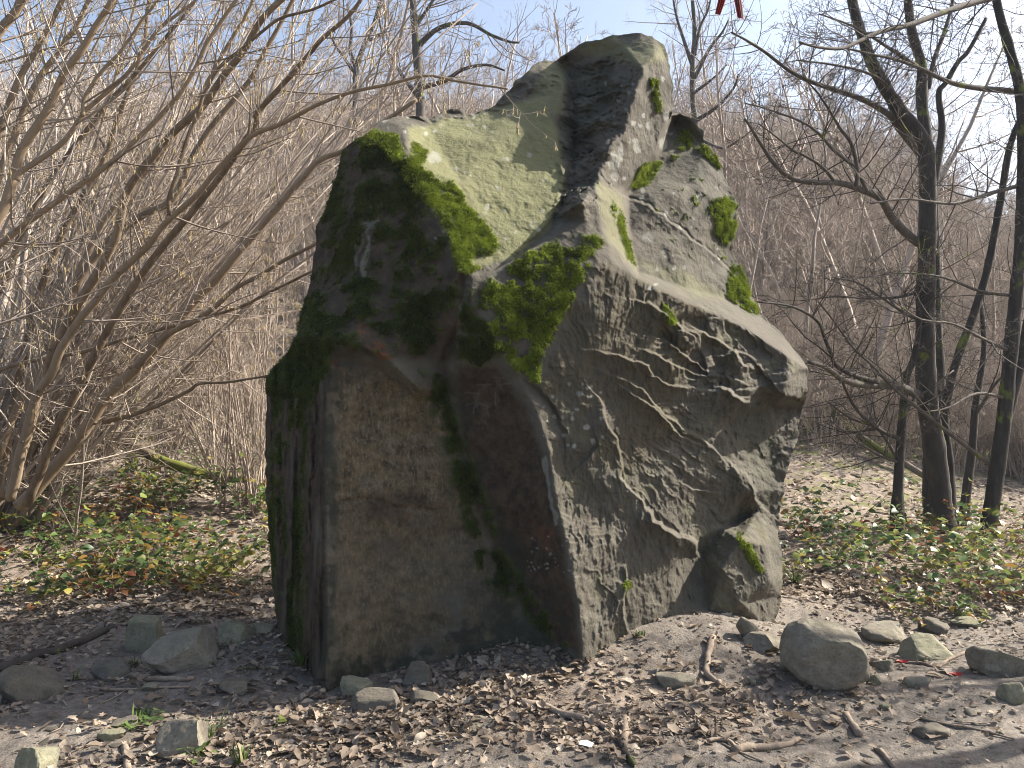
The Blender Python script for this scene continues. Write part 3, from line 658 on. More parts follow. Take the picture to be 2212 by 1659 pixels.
    for k_ in attrs: attrs[k_] = np.concatenate([attrs[k_], np.tile(attrs[k_][rim], ext // len(rim))])
    keep = np.zeros(len(VV), bool); keep[QQ.ravel()] = True; new = np.cumsum(keep) - 1
    VV = VV[keep]; QQ = new[QQ]; attrs = {k_: v[keep] for k_, v in attrs.items()}
    me = mesh_from('boulder', VV, quads=QQ, mat=M_ROCK, attrs=attrs)
    # moss sampling data
    nrm = np.empty(len(VV) * 3, np.float32); me.vertices.foreach_get('normal', nrm); nrm = nrm.reshape(-1, 3)
    full = np.zeros((len(VV), 2)); nf = int(keep[:n].sum())
    full[:nf, 0] = moss_lit[keep[:n]]; full[:nf, 1] = moss_dk[keep[:n]]
    return me, VV, nrm, full

def blades(V, N, w, count, length, width, seed):
    """small hanging shoots of moss: two triangles each"""
    g = np.random.default_rng(seed); p = w / w.sum(); k = g.choice(len(V), count, p=p)
    b = V[k] + g.normal(0, .006, (count, 3)); n = N[k]
    t = g.normal(0, 1, (count, 3)); dirv = n * 0.75 + 0.55 * t / np.linalg.norm(t, axis=1, keepdims=True) + np.array([0, 0, -0.35])
    dirv /= np.linalg.norm(dirv, axis=1, keepdims=True)
    s = np.cross(dirv, g.normal(0, 1, (count, 3))); s /= np.linalg.norm(s, axis=1, keepdims=True) + 1e-9
    L = length * g.uniform(.5, 1.35, (count, 1)) * np.clip(.25 + .9 * (w[k] / w.max())[:, None] ** .5, 0, 1); W = width * g.uniform(.6, 1.3, (count, 1))
    b = b - n * 0.004
    mid = b + dirv * L * .5; tip = b + dirv * L + np.array([0, 0, -1]) * L * .25
    VV = np.stack([b, mid + s * W, tip, mid - s * W], 1).reshape(-1, 3)
    i = np.arange(count) * 4; Q = np.stack([i, i + 1, i + 2, i + 3], -1)
    clump = fbm(b * 16, 2, 9) + .8 * fbm(b * 5, 3, 10)
    tone = np.clip(np.repeat(g.uniform(.1, .8, count) + .35 * clump, 4) + np.tile([-.2, 0, .2, 0], count), 0, 1)
    return VV, Q, tone

bme, BV, BN, BM = build_boulder()
boulder = link('boulder', bme)
tag(boulder, 'huge pointed sandstone boulder with green moss patches standing in the clearing', 'boulder')
v_, q_, t_ = blades(BV, BN, np.maximum(BM[:, 0] - .2, 0) ** 1.6, 110000, .019, .0034, 3)
tag(link('moss', mesh_from('moss', v_, quads=q_, mat=M_MOSS, attrs={'tone': t_}, smooth_shade=False), boulder), kind='stuff')
v_, q_, t_ = blades(BV, BN, np.maximum(BM[:, 1] - .3, 0) ** 1.6, 85000, .017, .0036, 4)
tag(link('shaded_moss', mesh_from('shaded_moss', v_, quads=q_, mat=M_MOSSD, attrs={'tone': t_}, smooth_shade=False), boulder), kind='stuff')

# ------------------------------------------------------------------ ground
def build_ground():
    yr = np.concatenate([np.linspace(-9, 2.2, 34), 2.2 + (np.geomspace(1, 60, 420) - 1) / 59 * 125.0 ])
    yr = np.unique(np.round(yr, 5))
    u = np.linspace(-1, 1, 620); u = np.sign(u) * (0.55 * np.abs(u) + 0.45 * np.abs(u) ** 3)
    Yg, U = np.meshgrid(yr, u, indexing='ij'); Xg = U * (8.5 + 1.05 * np.maximum(Yg, 0))
    Z = zf(Xg, Yg)
    r, c = Z.shape; i = np.arange(r * c).reshape(r, c)
    Q = np.stack([i[:-1, :-1], i[:-1, 1:], i[1:, 1:], i[1:, :-1]], -1).reshape(-1, 4)
    V = np.stack([Xg, Yg, Z], -1).reshape(-1, 3)
    li = smooth(5.6, 7.5, V[:, 1]) * .9 + .15
    li = np.maximum(li, 0.9 * np.exp(-(((V[:, 0] - .3) / 1.3) ** 2 + ((V[:, 1] - 4.4) / .6) ** 2)))
    gr = smooth(9, 12, V[:, 1]) * .8
    me = mesh_from('ground', V, quads=Q, mat=M_GROUND, attrs={'litter': li, 'greenish': gr})
    return tag(link('ground', me), kind='structure')
build_ground()

# blue hill across the valley and the winter air
def build_far_hill():
    X, Y = np.meshgrid(np.linspace(30, 330, 70), np.linspace(125, 290, 40)); r = X / Y
    p = np.stack([X * .024, Y * .024, 0 * X], -1)
    top = np.interp(r, [.2, .45, .56, .66, .8, 1.2], [.15, .33, .325, .275, .22, .15]) * Y
    Z = -12 + (top + 9) * smooth(125, 225, Y) + 4 * fbm(p * 2, 4, 77) * smooth(125, 190, Y); Z -= smooth(235, 290, Y) * top * .6
    i = np.arange(X.size).reshape(X.shape); Q = np.stack([i[:-1, :-1], i[:-1, 1:], i[1:, 1:], i[1:, :-1]], -1).reshape(-1, 4)
    k = NT('far_wooded_hill'); c = k.ramp(k.noise(.25, 5, .7), [(.3, (.07, .06, .055)), (.7, (.15, .125, .11))]); m = k.base(c, .95, k.bump(k.noise(.5, 4, .7), 1.0, 2.0))
    tag(link('far_hill', mesh_from('far_hill', np.stack([X, Y, Z], -1).reshape(-1, 3), quads=Q, mat=m)), kind='structure')
build_far_hill()
def build_haze():
    m = bpy.data.materials.new('haze'); m.use_nodes = True; n = m.node_tree.nodes; n.clear(); out = n.new('ShaderNodeOutputMaterial'); v = n.new('ShaderNodeVolumePrincipled')
    v.inputs['Color'].default_value = (.78, .86, 1.0, 1); v.inputs['Density'].default_value = HAZE; v.inputs['Anisotropy'].default_value = .2
    m.node_tree.links.new(v.outputs[0], out.inputs['Volume'])
    a, b, c, d, e, f = -180, 400, -25, 310, -60, 84
    V = [(x, y, z) for x in (a, b) for y in (c, d) for z in (e, f)]
    tag(link('haze', mesh_from('haze', V, quads=[[0, 1, 3, 2], [4, 6, 7, 5], [0, 4, 5, 1], [2, 3, 7, 6], [0, 2, 6, 4], [1, 5, 7, 3]], mat=m, smooth_shade=False)), kind='stuff')
HAZE = .0009
build_haze()

# ------------------------------------------------------------------ trees
def wander(g, start, d0, length, n, curl, up):
    """a path of n steps that bends a little and turns towards the light"""
    d = np.asarray(d0, float); d = d / np.linalg.norm(d); pts = [np.asarray(start, float)]
    st = length / n
    for _ in range(n):
        d = d + g.normal(0, curl, 3) + np.array([0, 0, up]); d /= np.linalg.norm(d)
        pts.append(pts[-1] + d * st)
    return np.array(pts)

def side_shoots(g, pts, rad, count, lo, hi, lenf, curl, up, spread, rmin, levels, T, sides=3, tone=0.4, levelmul=0.55, sub=4, dirbias=None):
    """twigs growing from a path; each may carry its own twigs"""
    pts = np.asarray(pts); L = np.linalg.norm(np.diff(pts, axis=0), axis=1).sum()
    n = len(pts)
    for _ in range(count):
        t = g.uniform(lo, hi) * (n - 1); i = min(int(t), n - 2); f = t - i
        b = pts[i] * (1 - f) + pts[i + 1] * f; tang = pts[i + 1] - pts[i]; tang = tang / (np.linalg.norm(tang) + 1e-9)
        r0 = rad[i] * (1 - f) + rad[i + 1] * f
        o = g.normal(0, 1, 3); o -= tang * (o @ tang); o /= np.linalg.norm(o) + 1e-9
        d = tang * (1 - spread) + o * spread
        if dirbias is not None: d = d + dirbias
        ln = lenf * g.uniform(.5, 1.2) * (1 - 0.5 * t / (n - 1))
        r = max(rmin, min(r0 * 0.55, ln * 0.011))
        ns = 5 if levels > 0 else 3
        q = wander(g, b, d, ln, ns, curl, up)
        rr = np.linspace(r, max(rmin * .6, r * .3), ns + 1)
        T.add(q, rr, sides, False, np.clip(g.normal(tone, .25), 0, 1))
        if levels > 0:
            side_shoots(g, q, rr, sub, .2, 1.0, ln * levelmul, curl, up, spread, rmin, levels - 1, T, 3, tone, levelmul, sub, dirbias)

HILLTREES = []
def hill_tree(seed, h, nb, lean, style):
    """bare forest tree of the slope, as trunk and crown"""
    g = np.random.default_rng(seed); tr = Tubes(); cr = Tubes()
    stems = 1 if style != 'coppice' else 6
    for s in range(stems):
        d = np.array([g.normal(0, .05) + lean, g.normal(0, .05), 1.0])
        if style == 'coppice': d += np.array([g.normal(0, .28), g.normal(0, .28), 0])
        hh = h * g.uniform(.75, 1.05)
        p = wander(g, (g.normal(0, .12) * (stems > 1), g.normal(0, .12) * (stems > 1), -.25), d, hh, 9, .07, .03)
        r0 = hh * (.0125 if stems == 1 else .0058); rad = np.linspace(r0, r0 * .18, 10); rad[0] *= 1.3
        tr.add(p, rad, 6, True, g.uniform(0, .6))
        nbb = nb if stems == 1 else nb // 4
        side_shoots(g, p, rad, nbb, .18 if style != 'tall' else .4, 1.0, hh * (.30 if stems == 1 else .26), .16, .10, .62, .008, 2, cr, 3, .5, .55, 5)
    return tr, cr

def tree_thing(name, tr, cr, label, cat, loc, group=None, bark=None, twig=None):
    t = thing(name, label, cat, loc, group)
    tr.build('trunk', bark or M_FARBARK, t)
    tag(cr.build('crown', twig or M_TWIG, t), kind='stuff')
    return t

LBL_SLOPE = 'slender bare grey tree among others on the wooded slope behind the boulder'
GRP_SLOPE = 'bare trees of the wooded slope'
protos = []
for k, (h, nb, st) in enumerate([(8.5, 20, 'tall'), (7.0, 24, 'round'), (9.5, 22, 'tall'), (6.0, 24, 'round'), (5.2, 26, 'coppice'), (4.4, 26, 'coppice'), (7.6, 24, 'round')]):
    protos.append(hill_tree(100 + k, h, nb, 0.03, st))
gT = np.random.default_rng(55)
def clear_of_view(x, y):
    return y > 11
proto_roots = []
spots = []
# nearest trees one can tell apart; denser towards the hill
tries = 0
while len(spots) < 230 and tries < 20000:
    tries += 1
    y = 13.5 + 30 * gT.random() ** 1.3; r = gT.uniform(-.74, .74); x = r * y
    if -.08 < r < .27 and y < 22: continue
    if r > .33 and y < 14.5: continue
    if any((x - a) ** 2 + (y - b) ** 2 < .8 for a, b in spots): continue
    spots.append((x, y))
for i, (x, y) in enumerate(spots):
    k = i % len(protos)
    loc = (x, y, z1(x, y) - .05); sc_ = gT.uniform(.75, 1.2) * (0.8 if y < 20 else 1.0)
    if i < len(protos):
        o = tree_thing('bare_tree', *protos[k], LBL_SLOPE, 'tree', loc, GRP_SLOPE); proto_roots.append(o)
    else:
        o = copy_tree(proto_roots[k]); o.location = loc
    o.rotation_euler = (gT.normal(0, .05), gT.normal(0, .05), gT.uniform(0, 6.28)); o.scale = (sc_, sc_, sc_ * gT.uniform(.9, 1.15))
    kind_ = ['tall straight bare tree', 'bushy branched bare tree', 'tall straight bare tree', 'bushy branched bare tree', 'many stemmed bare bush', 'many stemmed bare bush', 'bushy branched bare tree'][k]
    r_ = x / y; zone = 'behind the hazel stems' if r_ < -.30 else ('above the mossy boulder shoulder' if r_ < .1 else ('behind the sunny boulder side' if r_ < .46 else 'beyond the forked mossy tree'))
    o['label'] = kind_ + (' low' if y < 22 else ' high') + ' on the slope ' + zone

# the wood farther up, past counting: one mass of instances
def scatter_mass(name, pts, rots, scales, ids, variants, label, cat):
    me = bpy.data.meshes.new(name); n = len(pts)
    me.vertices.add(n); me.vertices.foreach_set('co', np.asarray(pts, np.float32).ravel())
    a = me.attributes.new('rot', 'FLOAT_VECTOR', 'POINT'); a.data.foreach_set('vector', np.asarray(rots, np.float32).ravel())
    a = me.attributes.new('size', 'FLOAT', 'POINT'); a.data.foreach_set('value', np.asarray(scales, np.float32))
    a = me.attributes.new('variant', 'INT', 'POINT'); a.data.foreach_set('value', np.asarray(ids, np.int32))
    o = link(name, me); tag(o, label, cat, None, 'stuff')
    ng = bpy.data.node_groups.new(name, 'GeometryNodeTree')
    ng.interface.new_socket('Geometry', in_out='INPUT', socket_type='NodeSocketGeometry'); ng.interface.new_socket('Geometry', in_out='OUTPUT', socket_type='NodeSocketGeometry')
    N = ng.nodes; L = ng.links; gi = N.new('NodeGroupInput'); go = N.new('NodeGroupOutput'); join = N.new('GeometryNodeJoinGeometry')
    def na(nm, ty):
        q = N.new('GeometryNodeInputNamedAttribute'); q.data_type = ty; q.inputs['Name'].default_value = nm; return q.outputs['Attribute']
    va, ra, sa = na('variant', 'INT'), na('rot', 'FLOAT_VECTOR'), na('size', 'FLOAT')
    for k, objs in enumerate(variants):
        inner = N.new('GeometryNodeJoinGeometry')
        for ob in objs:
            oi = N.new('GeometryNodeObjectInfo'); oi.transform_space = 'ORIGINAL'; oi.inputs['Object'].default_value = ob; oi.inputs['As Instance'].default_value = False
            L.new(oi.outputs['Geometry'], inner.inputs[0])
        cmpn = N.new('FunctionNodeCompare'); cmpn.data_type = 'INT'; cmpn.operation = 'EQUAL'
        ci = [s for s in cmpn.inputs if s.type == 'INT']; L.new(va, ci[0]); ci[1].default_value = k
        ins = N.new('GeometryNodeInstanceOnPoints'); L.new(gi.outputs[0], ins.inputs['Points']); L.new(inner.outputs[0], ins.inputs['Instance'])
        L.new(cmpn.outputs[0], ins.inputs['Selection']); L.new(ra, ins.inputs['Rotation']); L.new(sa, ins.inputs['Scale'])
        L.new(ins.outputs[0], join.inputs[0])
    L.new(join.outputs[0], go.inputs[0])
    md = o.modifiers.new('scatter', 'NODES'); md.node_group = ng
    return o
n = 7400
yy = 20 + 78 * gT.random(n) ** 0.8; rr_ = gT.uniform(-1.45, 1.45, n)
yy = np.concatenate([yy, 13.5 + 12 * gT.random(700)]); rr_ = np.concatenate([rr_, gT.uniform(.27, .80, 700)]); n = len(yy); xx = rr_ * yy
small_ = np.where(np.arange(n) < 7400, 1.0, .45)
keep = ~((np.abs(xx) < 1e9) & (yy < 24) & (rr_ > -.08) & (rr_ < .27))
xx, yy, small_ = xx[keep], yy[keep], small_[keep]; zz = zf(xx, yy) - .1
rots = np.stack([gT.normal(0, .06, len(xx)), gT.normal(0, .06, len(xx)), gT.uniform(0, 6.28, len(xx))], -1)
scatter_mass('hillside_wood', np.stack([xx, yy, zz], -1), rots, gT.uniform(.65, 1.15, len(xx)) * small_, np.where(small_ < 1, gT.integers(4, 6, len(xx)), gT.integers(0, len(protos), len(xx))), [list(o.children) for o in proto_roots],
             'dense bare winter wood covering the hillside', 'wood')

# ------------------------------------------------------------------ hazels leaning in from the shadow side
def path_px(pp, Y0, Y1, rad_px, taper=.45, ext=0):
    """photo polyline given a distance range -> world path and radii"""
    pp = np.array(pp, float); L = np.concatenate([[0], np.cumsum(np.hypot(*(pp[1:] - pp[:-1]).T))]); t = L / L[-1]
    Y = Y0 + (Y1 - Y0) * t
    W = P(pp[:, 0], pp[:, 1], Y); W = catmull(W, 4)
    tt = np.linspace(0, 1, len(W)); Yw = W[:, 1]
    r = rad_px * Yw / F * (1 - (1 - taper) * tt)
    if pp[-1][1] < 10:                                   # the stem goes on above the view and thins out
        d = W[-1] - W[-3]; d /= np.linalg.norm(d); more = W[-1] + d * np.array([[.4], [.85], [1.3], [1.8]]) + np.array([[.02, .03, .0], [.0, .08, .04], [-.06, .1, .1], [-.1, .2, .18]])
        W = np.concatenate([W, more]); r = np.concatenate([r, r[-1] * np.array([.82, .6, .38, .15])])
    return W, r

def hazel_shrub(name, label, stems, seed, twig_n, bark=None, catk=0, origin=None, group=None, knots=True):
    g = np.random.default_rng(seed); o = origin
    t = thing(name, label, 'hazel', o, group); tw = Tubes(); ck = []
    for (W, r) in stems:
        T = Tubes(); n = len(W)
        W = W + 0.012 * fbm(W * 2.5, 2, seed)[:, None] * np.array([1, 1, 1])
        T.add(W, r, 7, True, g.uniform(0, .7))
        # short snags where old twigs broke off
        if knots and r[0] > .012:
            for _ in range(int(6 + n * .5)):
                i = g.integers(1, n - 1); d = g.normal(0, 1, 3); d /= np.linalg.norm(d)
                T.add(np.array([W[i], W[i] + d * (r[i] * 1.25 + .012)]), [r[i] * .45, r[i] * .18], 4, False, .3)
        T.build('stem', bark or M_HAZEL, t, o)
        L = np.linalg.norm(np.diff(W, axis=0), axis=1).sum()
        side_shoots(g, W, r, int(twig_n * L), .08, 1.0, 1.15, .065, .07, .55, .0022, 2, tw, 3, .45, .5, 4)
    tag(tw.build('twigs', M_TWIG, t, o), kind='stuff')
    if catk:
        # catkins hang from the twig ends
        Vs = np.concatenate([v for v in tw.V]); k = g.choice(len(Vs), catk)
        CT = Tubes()
        for b in Vs[k]:
            ln = g.uniform(.025, .06); q = b + np.array([[0, 0, 0], [g.normal(0, .004), g.normal(0, .004), -ln * .5], [g.normal(0, .008), g.normal(0, .008), -ln]])
            CT.add(q, [.0022, .0034, .0018], 4, False, g.uniform(.2, 1))
        tag(CT.build('catkins', M_CATKIN, t), kind='stuff')
    return t
_k = NT('catkin'); M_CATKIN = _k.base(_k.ramp(_k.attr('tone'), [(0.0, (0.24, 0.16, 0.08)), (1.0, (0.46, 0.36, 0.17))]), 0.8)

hz = []
def st(pp, y0, y1, r, taper=.45): hz.append(path_px(pp, y0, y1, r * .84, taper)); return hz[-1]
# stems traced by eye, thick end first
S_near = [
 st([(20,1060),(30,1046),(41,992),(61,925),(85,840),(112,772),(135,722),(169,654),(210,586),(247,518),(271,433),(305,372),(372,291),(437,230),(484,162),(525,112),(569,41),(630,-20),(700,-80)], 7.0, 5.6, 15, .5),
 st([(20,1080),(34,1026),(58,925),(78,857),(112,806),(132,755),(162,708),(203,654),(244,603),(298,552),(332,518),(360,480),(427,420),(474,362),(542,295),(609,267),(677,230),(753,201),(834,183),(919,164),(991,176),(1097,192)], 6.9, 5.3, 13, .22),
 st([(40,1095),(68,1067),(102,1026),(162,958),(203,898),(237,850),(298,793),(338,752),(372,711),(423,647),(474,596),(520,540),(555,501),(619,427),(663,379),(697,342),(760,318),(850,250),(900,215)], 7.4, 7.2, 18, .3),
 st([(298,793),(355,728),(430,688),(474,654),(508,623),(559,596),(619,559),(680,528),(740,490)], 7.1, 6.9, 8, .5),
 st([(-60,880),(0,799),(169,762),(305,722),(423,691),(518,664),(576,634),(674,586),(720,560)], 7.6, 6.9, 6, .5),
 st([(220,914),(288,894),(355,870),(410,843),(437,826),(508,823),(572,813),(640,790)], 7.5, 7.0, 6.5, .35),
 st([(10,1070),(40,960),(70,850),(120,720),(200,560),(300,470),(369,433),(416,338),(450,281),(508,210),(548,162),(582,95),(640,-10)], 7.8, 7.6, 13, .4),
 st([(60,1090),(110,960),(165,850),(240,700),(330,560),(430,440),(548,281),(555,244),(602,193),(657,129),(697,85),(749,37),(800,-30)], 7.3, 5.9, 12, .4),
 st([(369,464),(366,423),(382,366),(406,291),(430,230),(441,200),(474,146),(521,105),(575,61),(613,37),(677,20),(721,0),(760,-20)], 5.9, 5.6, 6, .5),
 st([(-10,1000),(60,830),(130,700),(165,600),(225,480),(290,400),(350,330),(430,210),(480,120),(540,20),(560,-40)], 8.0, 7.6, 10, .4),
 st([(0,1080),(25,900),(50,760),(95,600),(150,480),(215,360),(255,260),(300,130),(320,20),(330,-60)], 8.2, 7.8, 11, .4),
]
S_edge = [
 st([(-220,900),(-120,700),(-50,570),(0,460),(20,393),(37,338),(58,298),(102,234),(135,162),(179,105),(206,61),(244,0),(280,-70)], 5.2, 4.9, 15, .5),
 st([(30,392),(41,372),(102,332),(146,295),(176,251),(190,234),(271,162),(305,112),(338,68),(389,27),(420,0),(470,-60)], 5.0, 4.9, 8, .4),
 st([(-200,720),(-90,600),(0,528),(68,474),(162,406),(230,359),(271,325),(338,257),(389,203),(423,142),(450,85),(508,0),(540,-60)], 5.5, 5.0, 9, .5),
 st([(176,251),(179,220),(190,196),(217,156),(257,115),(281,81),(311,41),(345,0),(380,-60)], 4.95, 4.9, 6, .5),
 st([(-150,620),(-60,420),(0,278),(44,169),(88,85),(135,0),(160,-60)], 7.4, 7.0, 11, .5),
 st([(-100,700),(-20,430),(34,281),(85,169),(135,95),(162,61),(193,0),(215,-60)], 7.5, 7.1, 10, .5),
 st([(-100,300),(-30,140),(0,70),(30,30),(60,-20),(80,-60)], 5.6, 5.4, 14, .6),
 st([(-60,760),(10,600),(75,450),(150,330),(230,230),(290,160),(340,100),(410,20),(450,-50)], 7.9, 7.5, 9, .4),
]
gh = np.random.default_rng(77)
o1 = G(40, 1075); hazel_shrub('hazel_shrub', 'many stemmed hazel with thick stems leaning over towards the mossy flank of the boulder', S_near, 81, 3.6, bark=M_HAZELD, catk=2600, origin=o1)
o2 = np.array([-5.2, 5.1, z1(-5.2, 5.1)])
for k_, (W_, r_) in enumerate(S_edge):                       # bring the feet of these stems down to one stool
    if k_ in (1, 3): continue
    b_ = o2 + np.array([.12 * math.cos(k_ * 1.3), .12 * math.sin(k_ * 1.3) + (.9 if W_[0, 1] > 6.5 else 0), -.1]); m_ = (b_ + W_[0]) * .5 + np.array([-.15, 0, .1])
    t_ = catmull(np.array([b_, m_, W_[0], W_[2]]), 4)[:-4]
    S_edge[k_] = (np.concatenate([t_[:-1], W_]), np.concatenate([np.linspace(r_[0] * 1.25, r_[0], len(t_) - 1), r_]))
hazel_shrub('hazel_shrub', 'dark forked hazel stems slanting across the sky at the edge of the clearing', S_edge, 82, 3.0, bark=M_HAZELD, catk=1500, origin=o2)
# thinner stems behind
def fan_shrub(base, n, h, lean, spread, r, seed, y_jit=.3):
    g = np.random.default_rng(seed); out = []
    for _ in range(n):
        d = np.array([lean + g.normal(0, spread), g.normal(0, spread * .6), 1.0])
        p = wander(g, base + g.normal(0, .16, 3) * np.array([1, 1, 0]) - np.array([0, 0, .1]), d, h * g.uniform(.55, 1.1), 9, .05, .01)
        p[:, 0] += (np.linspace(0, 1, 10) ** 2) * lean * h * .25
        out.append((p, np.linspace(r * g.uniform(.5, 1.2), r * .22, 10)))
    return out
for k, (px, Y, n, h, lean, spr, r, lab) in enumerate([
    (30, 8.9, 26, 7.0, .50, .20, .030, 'pale sunlit hazel clump crowded behind the thick leaning stems'),
    (-120, 8.4, 22, 7.0, .42, .20, .032, 'pale hazel clump whose stems slant in from beyond the thick leaning stems'),
    (150, 10.2, 24, 6.5, .38, .25, .026, 'thin stemmed hazel clump between the leaning stems and the hillside'),
    (545, 9.6, 34, 4.2, -.10, .16, .013, 'upright clump of thin whippy shoots close beside the mossy flank of the boulder'),
    (470, 11.5, 24, 4.5, -.12, .22, .015, 'loose clump of crossing thin shoots behind the fallen mossy log'),
    (330, 12.0, 22, 5.5, .15, .25, .018, 'thin grey shrub growing at the foot of the slope near a mossy trunk')]):
    X = (px - CX) / F * Y; b = np.array([X, Y, z1(X, Y)])
    hazel_shrub('hazel_shrub', lab, fan_shrub(b, n, h, lean, spr, r, 200 + k), 300 + k, 3.2 if h > 5 else 2.6, bark=M_FARBARK if k < 3 else M_TWIG, catk=900 if k < 3 else 300, origin=b, knots=False)
# young saplings in the brambles
for (pp, Y, r, lab) in [([(160,1195),(170,1090),(180,960),(186,905),(205,868),(216,860)], 6.6, 4.5, 'single thin brown sapling standing in front of the leaning hazel stems'),
                        ([(128,1140),(140,1000),(155,860),(152,700),(160,560)], 7.4, 2.2, 'thread thin pale shoot rising straight from the brambles')]:
    W, r_ = path_px(pp, Y, Y, r, .5); b = G(*pp[0]); off = b - W[0]; W = W + off * (1 - np.linspace(0, 1, len(W)))[:, None]
    hazel_shrub('sapling', lab, [(W, r_)], 400 + int(pp[0][0]), 3, bark=M_TWIG, origin=b, knots=False)['category'] = 'sapling'

# ------------------------------------------------------------------ trees on the sunny side
def traced_tree(name, label, base_px, trunks, boughs, seed, bark=M_DARKBARK, bbark=M_BOUGH, dens=3.0, tl=1.0, base=None, twl=2, tone=.25):
    g = np.random.default_rng(seed); o = G(*base_px) if base is None else np.asarray(base, float)
    t = thing(name, label, 'tree', o); tw = Tubes()
    for (pp, y0, y1, r, tp) in trunks:
        W, rr = path_px(pp, y0, y1, r, tp); T = Tubes()
        if pp[0][1] > 1050: rr[:4] *= np.linspace(1.45, 1.0, 4)
        if pp[0][1] > 1050: W[0, 2] = min(W[0, 2], o[2] - .15)
        W = catmull(W, 3); rr = np.interp(np.linspace(0, 1, len(W)), np.linspace(0, 1, len(rr)), rr); rr = rr * (1 + .09 * fbm(W * 6, 3, seed))
        T.add(W, rr, 10, True, g.uniform(0, .3)); T.build('trunk', bark, t, o)
        side_shoots(g, W, rr, int(dens * 4), .3, 1.0, tl * 1.2, .12, .06, .7, .0032, 2, tw, 3, tone, .55, 4)
    for (pp, y0, y1, r, tp) in boughs:
        W, rr = path_px(pp, y0, y1, r, tp); T = Tubes(); T.add(W, rr, 7, True, g.uniform(0, .6)); T.build('bough', bbark, t, o)
        L = np.linalg.norm(np.diff(W, axis=0), axis=1).sum()
        side_shoots(g, W, rr, int(dens * 2.2 * L) + 3, .1, 1.0, tl, .13, .05, .62, .0026, twl, tw, 3, tone, .55, 4)
    tag(tw.build('twigs', M_TWIG if tone > .3 else M_BOUGH, t, o), kind='stuff')
    return t
traced_tree('forked_tree', 'dark mossy tree forking into several trunks on the bank beyond the round stone', (2035, 1168),
 [([(2036,1172),(2030,1060),(2016,950),(2002,850),(1999,700),(2002,560),(2004,450),(2001,330),(1988,294),(1947,244),(1913,190),(1883,135),(1866,88),(1845,20),(1830,-60)], 9.6, 8.8, 24, .40),
  ([(2002,345),(2001,305),(1991,217),(1991,142),(1971,74),(1961,0),(1955,-60)], 9.4, 9.6, 14, .55),
  ([(2012,1140),(2005,1000),(2030,850),(2024,700),(2021,542),(2018,406),(2028,338),(2035,271),(2028,203),(2045,176),(2069,135),(2093,108),(2130,40)], 9.9, 10.6, 12, .32),
  ([(2055,1150),(2050,1000),(2040,902),(2065,784),(2100,689),(2133,581),(2160,440),(2177,338),(2191,288),(2215,230),(2260,120)], 9.8, 9.9, 10.5, .5)],
 [([(1985,330),(1937,271),(1923,250),(1869,217),(1801,193),(1744,173),(1700,149),(1652,112),(1609,85),(1580,70)], 9.4, 7.6, 8, .25),
  ([(2005,190),(2018,129),(2038,74),(2055,17),(2065,-40)], 9.6, 10, 6, .5),
  ([(2018,545),(1971,515),(1927,471),(1903,430),(1869,413),(1818,396),(1751,394),(1707,383),(1673,355),(1646,315),(1619,271),(1609,257)], 9.4, 7.4, 10, .25),
  ([(1849,403),(1852,366),(1839,311),(1815,278),(1795,244),(1768,203),(1744,176)], 8.4, 8.2, 5, .3),
  ([(1873,413),(1846,362),(1801,325),(1768,288),(1727,261),(1653,234),(1609,223)], 8.6, 7.6, 4.5, .3),
  ([(1801,389),(1774,359),(1741,338),(1713,325),(1680,298),(1639,267)], 8.1, 7.5, 4, .3),
  ([(2005,862),(1937,835),(1862,831),(1818,818),(1785,794),(1747,782)], 9.5, 7.7, 11, .35),
  ([(1896,825),(1852,814),(1808,791),(1795,764),(1781,730),(1768,696),(1734,672),(1697,659),(1636,652)], 8.6, 7.6, 6, .3),
  ([(1947,1010),(1900,930),(1840,905),(1790,870)], 9.6, 9.0, 4, .4),
  ([(2010,700),(1960,680),(1900,640),(1850,610),(1800,600)], 9.5, 8.6, 4, .3), ([(2005,620),(1950,640),(1880,645),(1800,640),(1730,650)], 9.5, 8.2, 4, .3),
  ([(1995,290),(1930,200),(1880,160),(1800,140),(1720,130)], 9.3, 8.0, 5, .3), ([(1991,150),(1930,110),(1850,60),(1770,30)], 9.5, 8.4, 5, .3)], 501, dens=3.4)
traced_tree('slim_tree', 'slim dark tree with green moss standing close in front of the forked tree', (1937, 1135),
 [([(1937,1140),(1942,1010),(1950,900),(1957,820),(1975,770),(1985,700),(1980,620)], 9.2, 9.2, 11, .4)],
 [([(1950,950),(1913,936),(1879,913),(1846,879),(1825,838),(1812,804)], 9.2, 8.6, 5, .4), ([(1952,900),(1975,860),(2010,840),(2060,800)], 9.2, 9.4, 4, .4), ([(1945,1000),(1900,985),(1850,960),(1800,985)], 9.2, 8.8, 3.5, .3)], 502, dens=2.5)
traced_tree('leaning_tree', 'thin dark tree leaning away between the forked tree and the thick edge trunk', (2078, 1180),
 [([(2078,1185),(2086,1080),(2100,970),(2108,870),(2125,760),(2120,660)], 10.2, 10.4, 11, .4)],
 [([(2143,1007),(2038,926),(1971,872),(1930,838),(1886,791),(1842,750),(1801,693),(1768,652)], 9.42, 8.2, 4.5, .4), ([(2105,900),(2150,830),(2190,790)], 10.3, 10.0, 4, .4)], 503, dens=2.4)
